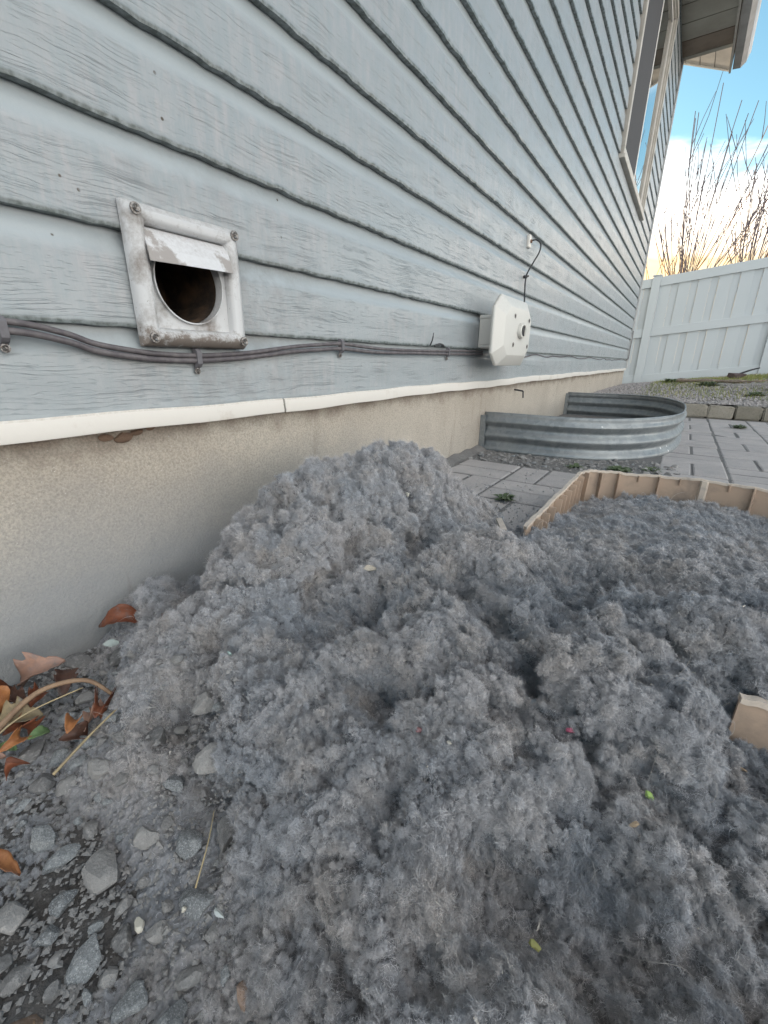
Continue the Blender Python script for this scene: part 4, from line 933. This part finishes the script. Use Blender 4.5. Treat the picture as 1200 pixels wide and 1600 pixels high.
for i in range(g0+1, iend-1):
    acc += (ring[i]-ring[i-1]).length
    if i > iend-9: break
    if acc >= step:
        acc = 0; k += 1
        p = ring[i]; tn = (ring[i+1]-ring[i-1]).normalized(); nr = Vector((tn.y, -tn.x, 0))
        side = -1 if p.y < .56 and p.x > .7 else 1
        full = p.x < .56 or k % 2 == 0
        z1_ = rimz(i)-.002; z0_ = -.40 if full else z1_-.017; dep = .018 if full else .011
        joint = abs(p.x-.772) < .024 and p.y > 1.2; full = full or joint
        hw = .0095 if joint else .0025
        b = MB(); dp0, dp1 = .0016*side, dep*side*(1 if not joint else .6)
        q = [p-tn*hw+nr*dp0, p+tn*hw+nr*dp0, p+tn*hw*.6+nr*dp1, p-tn*hw*.6+nr*dp1]; q2 = [p-tn*hw+nr*dp0, p+tn*hw+nr*dp0, p+tn*hw*.6+nr*dp1*(.6), p-tn*hw*.6+nr*dp1*(.6)]
        b.add([(c.x, c.y, z0_) for c in q2]+[(c.x, c.y, z1_) for c in q], [(0,1,2,3),(4,5,6,7),(0,1,5,4),(1,2,6,5),(2,3,7,6),(3,0,4,7)])
        o = b.build('joint_strip' if joint else 'rib', M_TANE if joint else M_TANP, edging, origin=(.6, 1.0, -.37), bevel=.0006); o.location = (0, 0, 0)
# broken end piece standing apart
t = thing('edging_offcut', 'short broken end of tan edging standing in the lint beside the main strip', 'garden edging', (.466, .765, -.375))
b = MB(); b.box((-.0015, -.028, -.02), (.0015, .028, .082)); b.build('panel', M_TANP, t)
b = MB(); b.box((-.006, -.030, .080), (.005, .030, .086)); b.build('rim', M_TANE, t, bevel=.001)
b = MB(); b.box((.0015, -.029, -.02), (.014, -.026, .079)); b.build('rib', M_TANE, t)
t.rotation_euler = (0, R(-6), R(28))

# ------------------------------------------------------------------ gravel stones at the lower left
stone_defs = [  # x, y, size, flatness, tilt seed, material, label
 (.275, .058, 0.0172, .60, 1, 'M_STONE', 'pale speckled grey stone with glittering flecks, biggest one below the leaves'),
 (.215, .062, 0.0106, .35, 2, 'M_STONE', 'flat bluish slab of stone just above the pale speckled stone'),
 (.185, .105, 0.0132, .55, 3, 'M_STONE', 'glittering stone chip beside the brown stem under the leaves'),
 (.345, .045, 0.0132, .55, 4, 'M_STONE', 'sparkling angular stone with a brown cast left of the white chip'),
 (.325, .018, 0.0185, .60, 5, 'M_STONED', 'smooth dark grey stone below the orange leaf'),
 (.40, .040, 0.0158, .5, 6, 'M_STONE', 'speckled grey stone half buried in lint below the smooth dark stone'),
 (.405, -.003, 0.0172, .5, 7, 'M_STONEB', 'yellowish brown stone at the lower left of the gravel'),
 (.455, .012, 0.0198, .5, 8, 'M_STONE', 'long dark stone with white flecks near the bottom left'),
 (.452, .046, 0.0145, .5, 9, 'M_STONE', 'dark stone sprinkled with bright white crystals'),
 (.49, .055, 0.0132, .6, 10, 'M_STONE', 'small crystal flecked stone beneath the dark sprinkled one'),
 (.445, .105, 0.0198, .45, 11, 'M_STONE', 'broad speckled slab of stone sunk in the lint right of the gravel'),
 (.470, .135, 0.0092, .6, 12, 'M_STONE', 'thin pale green edged stone beside the broad speckled slab'),
 (.525, .088, 0.0099, .5, 13, 'M_STONEB', 'dull brown round stone low in the lint'),
 (.585, .035, 0.0106, .6, 14, 'M_STONEB', 'cream coloured rounded pebble at the bottom edge'),
 (.20, .03, 0.0158, .55, 15, 'M_STONE', 'speckled stone at the left edge under the green leaf'),
 (.235, .095, 0.0158, .5, 16, 'M_STONED', 'dark rough stone under the long thin straw'),
]
def place_stone(x, y, s_, fl, sd_, m_, label, group=None, dz=0.0, base=None):
    o = bpy.data.objects.new('gravel_stone', rock_mesh('gravel_stone', m_, 1, rnd.uniform(.65, .85), fl, sd_, 3 if s_ > .012 else 2)); col.objects.link(o)
    z = base if base is not None else max(heap_z(x, y), -.432)
    o.location = (x, y, z+s_*fl*(.30 if base is not None else .38)+dz); o.scale = (s_,)*3; o.rotation_euler = (rnd.uniform(-.3, .3), rnd.uniform(-.3, .3), rnd.uniform(0, 6))
    tag(o, label, 'stone', group)
MM = dict(M_STONE=M_STONE, M_STONED=M_STONED, M_STONEB=M_STONEB)
taken = []
for x, y, s_, fl, sd_, mm, lb in stone_defs: place_stone(x, y, s_, fl, sd_, MM[mm], lb, 'gravel stones at the lower left'); taken.append((x, y, s_))
cnt = 0; tries = 0
while cnt < 190 and tries < 9000:
    tries += 1
    x = rnd.uniform(.02, .60); y = rnd.uniform(-.06, .24); s_ = rnd.choice([.007, .009, .012, .016, .020])
    if x*.62+y*.78 > .355+rnd.uniform(-.08, .06): continue
    if any(math.hypot(x-a, y-c) < (s_+q)*.80 for a, c, q in taken): continue
    taken.append((x, y, s_)); cnt += 1
    place_stone(x, y, s_, rnd.uniform(.45, .7), 100+cnt, rnd.choice([M_STONE, M_STONED, M_STONED]), 'grey angular gravel stone dusted with lint in the lower left gravel', 'dusty gravel stones at the lower left')
# chips along the foot of the window well
cnt = 0; tk2 = []
while cnt < 110:
    x = rnd.uniform(.03, .74); y = rnd.uniform(1.63, 1.86); s_ = rnd.uniform(.008, .020)
    if x > .45: y = rnd.uniform(1.63, 1.95)
    if y > 1.80+.25*max(0, x-.4) and x < .5 and s_ > .012: continue
    if any(math.hypot(x-a, y-c) < (s_+q)*.55 for a, c, q in tk2): continue
    tk2.append((x, y, s_)); cnt += 1
    mt_ = M_STONEB if cnt in (7,) else rnd.choice([M_STONED, M_STONED, M_STONE])
    place_stone(x, y, s_, rnd.uniform(.4, .6), 300+cnt % 25, mt_, 'reddish brown stone chip among the grey ones before the window well' if cnt == 7 else 'grey flat stone chip in the gravel strip at the foot of the window well', 'stone chips before the window well', base=-.3745)
# fine gravel: grit everywhere around
def grit(name, n, fn, smin, smax, m_, label, seed):
    r = np.random.default_rng(seed); b = MB()
    for _ in range(n):
        p = fn(r)
        if p is None: continue
        s_ = smin+(smax-smin)*r.random()**2; v_ = r.normal(size=(6, 3)); v_ /= np.linalg.norm(v_, axis=1)[:, None]
        base_ = np.array([[1,0,0],[-1,0,0],[0,1,0],[0,-1,0],[0,0,1],[0,0,-1]])*.9+v_*.35
        base_[:, 2] *= .65
        b.add([tuple(np.array(p)+q*s_) for q in base_], [(0,2,4),(2,1,4),(1,3,4),(3,0,4),(2,0,5),(1,2,5),(3,1,5),(0,3,5)])
    o = b.build(name, m_); tag(o, label, 'gravel', kind='stuff'); return o
def g_left(r):
    x = r.uniform(.0, .66); y = r.uniform(-.12, .26)
    if x*.62+y*.78 > .40: return None
    return x, y, max(-.432, heap_z(x, y)-.001)
grit('grit', 11000, g_left, .001, .0045, M_STONED, 'fine dark grit between the stones at the lower left', 4)
def g_strip(r): x = r.uniform(0, .76); y = r.uniform(1.60, 2.0); return x, y, -.3755
grit('gravel_bed', 3500, g_strip, .002, .009, M_STONED, 'fine grey gravel in the strip before the window well', 5)
def g_far(r):
    x = r.uniform(0, 1)**1.5*4; y = 4.08+r.random()**1.5*5.6
    if r.random() < .93*min(1, max(0, (y-5.0)/2.0))*min(1, x/.5): return None
    return x, y, float(bed_z(x, y))+.006
M_FARG = world_noise_mat('pinkish_gravel', ((.30, .285, .285), (.46, .43, .42), (.56, .54, .53)), 40, 60)
grit('far_gravel', 26000, g_far, .007, .020, M_FARG, 'pale pinkish grey gravel on the raised bed beyond the window well', 6)
def g_well(r): return r.uniform(.01, .60), r.uniform(2.0, 3.4), -.452
grit('well_gravel', 1500, g_well, .008, .02, M_STONED, 'dark gravel inside the window well', 8)

# ------------------------------------------------------------------ leaves, stems and scraps
def leaf(loc, length, rot, curl, m_, label, name='dead_leaf', width=.42, lobes=0, cat='leaf', group='dead leaves in the left corner'):
    b = MB(); nu, nv = 14, 9; vv = []
    for i in range(nu):
        u_ = i/(nu-1); wd = width*math.sin(math.pi*min(1, u_*.96+.02))**.8*(1+.22*lobes*math.sin(u_*22))
        for j in range(nv):
            v_ = (j/(nv-1)*2-1); yy = v_*wd*.5
            z = curl*(.22*(v_*wd)**2*4+.18*math.sin(u_*math.pi)-.25*(u_-.5)**2)+.015*math.sin(u_*19+v_*3)+.02*abs(v_)*math.sin(u_*31)
            vv.append(((u_-.5)*length, yy*length, z*length))
    b.add(vv, [(i*nv+j, (i+1)*nv+j, (i+1)*nv+j+1, i*nv+j+1) for i in range(nu-1) for j in range(nv-1)])
    o = b.build(name, m_, smooth=True, angle=180); o.location = loc; o.rotation_euler = rot
    md = o.modifiers.new('thick', 'SOLIDIFY'); md.thickness = .0005; tag(o, label, cat, group); return o
def leafmat(n, c1, c2):
    m, t, b = mat(n); v = coords(t)
    f = rampo(t, noise(t, v, 70, 8.0, .75), [(.35, 0.0), (.65, 1.0)]); c_ = mixc(t, f, c1, c2); f3 = rampo(t, noise(t, v, 38, 6.0, .7), [(.52, 0.0), (.66, .75)]); t.links.new(mixc(t, f3, c_, (.17, .165, .165)), b.inputs['Base Color']); b.inputs['Roughness'].default_value = .6
    bump(t, b, noise(t, v, 90, 5.0, .6), .6, .002); return m
L_OR = leafmat('orange_leaf', (.40, .17, .06), (.26, .10, .04)); L_RD = leafmat('red_brown_leaf', (.23, .075, .035), (.12, .04, .022))
L_PK = leafmat('pinkish_tan_leaf', (.42, .24, .17), (.28, .19, .16)); L_OL = leafmat('olive_tan_leaf', (.30, .23, .13), (.17, .135, .08)); L_GN = leafmat('green_leaf', (.10, .18, .07), (.16, .22, .10)); L_DK = leafmat('dark_brown_leaf', (.10, .045, .03), (.055, .03, .022))
leaf((.055, .142, -.398), .060, (.5, -.5, 1.0), 1.0, L_PK, 'crumpled pinkish tan leaf leaning on the foundation, dusted with lint', lobes=1, width=.6)
leaf((.035, .098, -.395), .045, (.7, .2, .2), 1.3, L_OR, 'glossy orange leaf at the left edge against the foundation', width=.55)
leaf((.060, .090, -.388), .035, (.9, .1, 1.5), 1.6, L_RD, 'curled red brown leaf below the orange one at the left edge', width=.7)
leaf((.105, .150, -.392), .045, (-.35, .2, -.5), .9, L_DK, 'dark brown leaf wedged beside the pinkish one', width=.5, lobes=1)
leaf((.085, .085, -.385), .036, (.2, .8, .4), 1.2, L_OR, 'light orange curled leaf lowest at the left edge', width=.7)
leaf((.125, .093, -.398), .050, (.3, -.1, .9), .8, L_OL, 'olive tan leaf with dark holes under the curved stem', width=.6, lobes=1)
leaf((.165, .100, -.400), .024, (.5, .4, 1.8), .7, L_GN, 'small green leaf lying under the stem', width=.5, group=None)
leaf((.150, .075, -.405), .020, (.2, .3, .5), .5, L_GN, 'second green leaf, mostly hidden by grit, left of the first', width=.5, group=None)
leaf((.185, .125, -.398), .024, (.3, .2, 2.4), 1.0, L_OR, 'torn orange leaf scrap beside the glittering stone chip', width=.7)
leaf((.285, .022, -.408), .044, (-.2, .4, .75), .9, L_OR, 'orange leaf lying between the stones below the pale speckled stone', width=.35)
leaf((.030, .262, heap_z(.03, .262)+.006), .070, (.6, .1, .95), 1.5, L_RD, 'curled rusty leaf on the lint where it meets the foundation', width=.42)
leaf((.075, .300, heap_z(.075, .3)+.004), .045, (.2, .3, .6), .8, L_PK, 'dull brown leaf half buried behind the curled rusty one', width=.5)
leaf((.095, .215, -.378), .020, (.8, .3, 1.3), .3, leafmat('pale_scrap', (.40, .46, .44), (.30, .34, .33)), 'small pale green paper scrap stuck in the lint by the leaves', name='paper_scrap', width=.55, cat='scrap', group=None)
for q in range(16):
    x_, y_ = rnd.uniform(.01, .20), rnd.uniform(.03, .15)
    leaf((x_, y_, -.418+rnd.uniform(0, .022)), rnd.uniform(.018, .042), (rnd.uniform(-.9, .9), rnd.uniform(-.6, .9), rnd.uniform(0, 6)), rnd.uniform(.8, 1.8), rnd.choice([L_OR, L_RD, L_PK, L_OL, L_DK, L_DK, L_RD]), 'torn brown leaf scrap in the litter at the left edge by the foundation', width=rnd.uniform(.4, .7), lobes=rnd.choice([0, 1]), group='torn leaf scraps at the left edge')
M_STEM = simple('tan_stem', (.33, .22, .14), (.22, .14, .09), 80, .7); M_STRAW = simple('straw', (.42, .34, .20), (.30, .24, .15), 80, .7)
def stem(pts, r_, m_, label, cat='stem', name='dry_stem'):
    b = MB(); sp = cr_spline(pts, 6); b.tube(sp, [r_*(1-.5*i/len(sp)) for i in range(len(sp))], 7); tag(b.build(name, m_, smooth=True, angle=180, origin=pts[0]), label, cat)
stem([(.150, .045, -.402), (.135, .080, -.385), (.130, .120, -.372), (.150, .158, -.374), (.180, .172, -.390)], .0042, M_STEM, 'thick curved tan stem arching over the leaves')
stem([(.155, .040, -.398), (.150, .090, -.378), (.165, .150, -.372)], .0013, M_STRAW, 'thin straw lying along the curved stem')
stem([(.245, .085, -.392), (.235, .130, -.380), (.215, .200, -.372)], .0016, M_STRAW, 'long thin straw lying over the stones toward the heap')
stem([(.02, .100, -.36), (.018, .104, -.345), (.022, .11, -.338)], .0011, M_STRAW, 'tiny yellow straw standing at the left edge by the foundation')
stem([(.49, .0, -.398), (.455, -.002, -.39), (.43, .005, -.392)], .0013, M_STEM, 'brown twig lying on the grit at the bottom left')
stem([(.46, .10, -.375), (.45, .12, -.36), (.43, .14, -.362)], .0007, M_STRAW, 'hair thin straw across the broad speckled slab')
def on_heap(px_, py_, dz=.0): return (px_, py_, heap_z(px_, py_)+dz)
def ray_heap(x, y):
    """follow a sight line (direction given by tangents) down to the heap surface: returns the surface point"""
    d = (Fv+Rv*x-Uv*y).normalized(); t_ = .2
    while t_ < 3:
        p = CAM+d*t_
        if p.z < heap_z(p.x, p.y): return tuple(p)
        t_ += .003
    return tuple(CAM+d)
def crumb(loc, s_, shape, m_, name, label, cat, seed=0, rot=(0, 0, 0)):
    me_ = rock_mesh(name, m_, *shape, seed, 2, .8); o = bpy.data.objects.new(name, me_); col.objects.link(o); o.location = loc; o.scale = (s_,)*3; o.rotation_euler = rot; tag(o, label, cat)
def flat(loc, pts, m_, name, label, cat, rot):
    b = MB(); n_ = len(pts); b.add([(x, y, .0008*math.sin(x*900)) for x, y in pts]+[(x, y, .0008+.0008*math.sin(x*900)) for x, y in pts], [tuple(range(n_)), tuple(range(n_, 2*n_))]+[(k, (k+1) % n_, n_+(k+1) % n_, n_+k) for k in range(n_)])
    o = b.build(name, m_); o.location = loc; o.rotation_euler = rot; tag(o, label, cat)
C_WH = simple('white_crumb', (.72, .69, .60), None, 60, .6); C_PK = simple('pink_fuzz', (.62, .13, .22), (.45, .12, .20), 300, .95); C_GR = simple('lime_fuzz', (.45, .66, .18), (.32, .5, .15), 300, .95); C_YE = simple('yellow_fuzz', (.42, .40, .14), (.3, .32, .15), 300, .95)
C_BL = simple('bluish_foil', (.52, .60, .66), None, 60, .35); C_BG = simple('beige_wood', (.56, .43, .30), None, 60, .7)
def put(x, y, dz=.001): return (x, y, heap_z(x, y)+dz+.0055)
crumb(put(.315, .649), .0045, (1, .6, 1.5), C_WH, 'lint_crumb', 'cream white crumb sitting near the top of the heap', 'crumb', 1)
flat(put(.348, .485), [(-.010, -.004), (-.003, -.006), (.008, -.003), (.012, .001), (.004, .006), (-.006, .004)], simple('tan_flake', (.55, .49, .40), (.4, .36, .3), 200, .7), 'paper_flake', 'pale beige flake lying in the middle of the heap', 'scrap', (.5, .1, .4))
flat(put(.630, .364), [(-.0045, -.004), (.004, -.005), (.005, .002), (.001, .006), (-.003, .003)], C_BL, 'foil_scrap', 'pale bluish torn foil scrap on the right side of the heap', 'scrap', (.9, .1, .2))
crumb(put(.669, .334, -.001), .0042, (1.2, .9, .7), C_PK, 'pink_fluff', 'bright pink tuft of fluff caught in the lint', 'fluff', 2)
crumb(put(.731, .310, -.001), .0036, (1, .9, .8), C_GR, 'green_fluff', 'lime green tuft of fluff in the lint low at the right', 'fluff', 3)
crumb(put(.722, .269), .0048, (.4, .4, 1.6), C_BG, 'wood_splinter', 'small beige splinter standing in the lint under the lime green tuft', 'splinter', 4, (.3, .4, 0))
crumb(put(.682, .193, -.002), .0040, (1.3, .8, .6), C_YE, 'yellow_fluff', 'dull yellow tuft of fluff low in the front of the heap', 'fluff', 5)
crumb(put(.556, .267, -.002), .0040, (1, .9, .6), simple('dull_red_fuzz', (.36, .16, .17), (.3, .2, .2), 300, .95), 'red_fluff', 'faded red tuft of fluff in the middle front of the heap', 'fluff', 6)
crumb(put(.304, .356), .0038, (1.5, .8, .6), C_WH, 'lint_crumb', 'small white crumb on the left slope of the heap', 'crumb', 7)
crumb(put(.587, .262), .0024, (1, 1, .8), C_WH, 'lint_crumb', 'tiny white crumb beside the faded red tuft', 'crumb', 8)
crumb(put(.801, .412), .0030, (.6, .6, 1.6), C_BG, 'wood_splinter', 'pale splinter lying below the exposed tan edging at the right', 'splinter', 9, (1.2, .2, .5))
crumb(put(.416, .073), .0050, (1.3, .9, .7), C_WH, 'white_chip', 'jagged white chip lying on the dusty gravel', 'chip', 10)
crumb(put(.443, .096), .0034, (.8, .8, 1), C_WH, 'white_chip', 'small round white chip on the broad speckled slab', 'chip', 11)
crumb(put(.473, .107), .0042, (1.8, .6, .4), simple('pale_shell', (.55, .60, .60), None, 50, .4), 'shell_chip', 'thin pale oval chip at the right edge of the gravel', 'chip', 12)
crumb(put(.520, .040, .002), .013, (.8, .6, 1.3), simple('cream_stone', (.52, .48, .42), (.40, .36, .31), 60, .7, .3, 200), 'cream_stone', 'cream coloured pointed stone sticking up at the bottom edge', 'stone', 13)
crumb(put(.314, .251), .0030, (1.5, .4, 1), simple('mint_chip', (.45, .60, .56), None, 50, .5), 'mint_scrap', 'tiny mint green scrap on the left slope', 'scrap', 14)

# ------------------------------------------------------------------ weeds, grass, driftwood and rock on the bed
def weed(loc, n_, s_, label, seed, group='weeds in the paving joints'):
    r = random.Random(seed); t = thing('weed', label, 'weed', loc, group); b = MB()
    for _ in range(n_):
        a = r.uniform(0, 6.28); l_ = s_*r.uniform(.4, 1); h_ = r.uniform(.15, .6)*s_; w_ = s_*.12
        dx_, dy_ = math.cos(a), math.sin(a); q = r.uniform(.0, .35)*s_
        bx, by = dx_*q, dy_*q
        b.add([(bx, by, 0), (bx+dx_*l_*.5-dy_*w_, by+dy_*l_*.5+dx_*w_, h_*.8), (bx+dx_*l_, by+dy_*l_, h_*.7), (bx+dx_*l_*.5+dy_*w_, by+dy_*l_*.5-dx_*w_, h_*.8)], [(0, 1, 2, 3)])
    b.build('leaves', M_WEED, t)
weed((.335, 1.16, -.371), 46, .035, 'small dusty green weed in the paving joint left of the tan edging', 1)
weed((1.03, 3.38, -.371), 60, .045, 'low green weed in the paving joint near the retaining blocks', 2)
weed((.42, 1.72, -.380), 40, .04, 'small weed at the foot of the window well, among the chips', 3)
weed((.56, 1.74, -.380), 60, .05, 'larger weed clump at the foot of the window well by its curved end', 4)
weed((.66, 1.82, -.380), 40, .04, 'flat weed at the corner where chips meet the pavers', 5)
r = np.random.default_rng(21); b = MB()
for _ in range(42000):
    if r.random() < .6: x, y = r.uniform(.5, 7), 10.0-abs(r.normal())*.75
    else: x, y = r.uniform(.35, 7), 4.4+r.random()*5.3
    if fbm(np.array([[x, y, 0]]), 1.6, 2, 5)[0] < -.02-.22*(y > 8.2)-.12*(x > 1.3) or y > 9.92: continue
    z = float(bed_z(x, y)); h_ = r.uniform(.02, .085)*(1.35 if x > 2 and y > 8 else .7); a = r.uniform(0, 6.28); w_ = .0035; lx, ly = r.normal()*.35*h_, r.normal()*.35*h_
    b.add([(x-w_*math.cos(a), y-w_*math.sin(a), z-.005), (x+w_*math.cos(a), y+w_*math.sin(a), z-.005), (x+lx, y+ly, z+h_)], [(0, 1, 2)])
tag(b.build('grass', M_GRASS), 'thin yellow green grass growing along the foot of the white fence', 'grass', kind='stuff')
t = thing('driftwood', 'flat weathered brown board lying on the bed before the fence', 'wood', (1.05, 7.3, float(bed_z(1.05, 7.3))+.02))
b = MB(); sp = cr_spline([(-.42, .05, .0), (-.1, 0, .012), (.3, -.02, .008), (.5, .03, .0)], 6); b.tube(sp, [.045+.012*math.sin(i*1.3) for i in range(len(sp))], 9); o = b.build('board', M_LOG, t, smooth=True); o.scale = (1, 1.5, .55)
b = MB(); b.tube(cr_spline([(.1, -.15, 0), (.4, -.3, .03), (.55, -.1, .04)], 5), .007, 6); b.build('twig', M_LOG, t)
o = bpy.data.objects.new('dark_rock', rock_mesh('dark_rock', simple('dark_wood', (.07, .05, .05), (.12, .09, .09), 12, .8, .5), 1.2, .7, .5, 77, 3)); col.objects.link(o); o.scale = (.13,)*3; o.location = (1.35, 8.7, float(bed_z(1.35, 8.7))+.05); tag(o, 'dark rounded rock lying in the grass at the foot of the fence', 'rock')
stem([(1.38, 8.7, -.16), (1.5, 8.72, -.10), (1.62, 8.75, -.06)], .016, M_BLACK, 'dark broken stick leaning on the rock by the fence', 'stick', 'stick')
for i, (x, y, s_) in enumerate(((.95, 6.4, .05), (1.5, 5.6, .045), (.55, 7.9, .05), (1.25, 5.0, .035), (1.75, 6.9, .05))):
    weed((x, y, float(bed_z(x, y))), 70, s_*2.6, ['leafy green weed on the gravel before the driftwood', 'leafy green weed right of the gravel, low on the bed', 'straggly weed near the fence by the house corner', 'small green weed just behind the retaining blocks', 'broad weed patch at the right of the bed'][i], 50+i, 'weeds on the raised bed')

# ------------------------------------------------------------------ bare shrubs beyond the fence
def shrub(x0, y0, n_, h0, spread, label, seed, lean=(0, 0), m1=M_BARK, m2=M_TWIG, rr=.024):
    r = random.Random(seed); t = thing('bare_tree', label, 'tree', (x0, y0, -.46), 'bare shrubs behind the fence')
    b = MB(); fork = Vector((r.uniform(-.05, .05), 0, h0*.34)); b.tube(cr_spline([(0, 0, 0), (.04, .02, h0*.17), fork], 6), [rr*1.3-.02*rr*i for i in range(13)], 8); b.build('trunk', m1, t, smooth=True)
    tw = MB()
    for k in range(n_):
        a = r.uniform(-1, 1); dpt = r.uniform(-.5, .5); st_ = fork*r.uniform(.45, 1.0)
        H_ = h0*r.uniform(.62, 1.0)*(1-.28*abs(a)); pts_ = []
        for q in range(7):
            u_ = q/6; pts_.append(st_+Vector((spread*a*(u_**.85)+lean[0]*u_+r.uniform(-.008, .008), spread*dpt*u_+r.uniform(-.01, .01), (H_-st_.z)*u_-.12*abs(a)*math.sin(u_*3.1)*spread)))
        sp = cr_spline(pts_, 3); big = k < 10
        mb = MB() if big else tw
        mb.tube(sp, [max(.0075, rr*(.50 if big else .34)*(1-.93*i/len(sp))) for i in range(len(sp))], 6)
        if big: mb.build('branch', m1 if k < 5 else m2, t, smooth=True)
        for _ in range(2):   # side shoots
            i = r.randrange(len(sp)//4, len(sp)-2); p = sp[i]; d = Vector((r.uniform(-.5, .5), r.uniform(-.3, .3), 1)).normalized()*r.uniform(.6, 1.5)
            tw.tube([p, p+d*.5+Vector((r.uniform(-.04, .04), 0, 0)), p+d], [.0075, .006, .0045], 5)
    o = tw.build('twigs', m2, t, smooth=True); o['kind'] = 'stuff'
shrub(.35, 12.6, 34, 6.4, 1.15, 'tall bare tree with thin whip like shoots rising right beside the house corner', 5, (.25, 0))
shrub(1.55, 13.2, 32, 6.6, 1.6, 'wide bare shrub of crossing shoots behind the middle of the fence', 9, (.9, 0))
shrub(-.25, 13.5, 22, 2.9, .7, 'low tangled bare bush peeping over the fence at the house corner', 14, (.2, 0), M_BARK, M_BARK, .02)
shrub(3.6, 13.6, 18, 6.8, 1.5, 'bare shrub rising at the right edge of the sky', 19, (-.8, 0))
# distant yellow leaved treetop
t = thing('yellow_tree', 'small far off treetop with yellow autumn leaves above the fence at right', 'tree', (5.9, 30, -.46))
b = MB(); b.tube([(0, 0, 0), (.1, 0, 2.4), (0, 0, 4.6)], [.14, .11, .05], 8); b.build('trunk', M_BARK, t, smooth=True)
r = np.random.default_rng(8); b = MB()
for _ in range(3800):
    q = r.normal(size=3); q /= np.linalg.norm(q); rad_ = r.random()**.45; c_ = q*rad_*np.array([1.5, 1.4, 1.15])*(1+.25*math.sin(q[0]*7)*math.cos(q[2]*6))+np.array([0, 0, 5.1]); e = r.normal(size=(3, 3))*.055
    b.add([tuple(c_+k) for k in e], [(0, 1, 2)])
b.build('crown', simple('yellow_leaves', (.55, .42, .08), (.40, .34, .10), 3, .7), t)['kind'] = 'stuff'
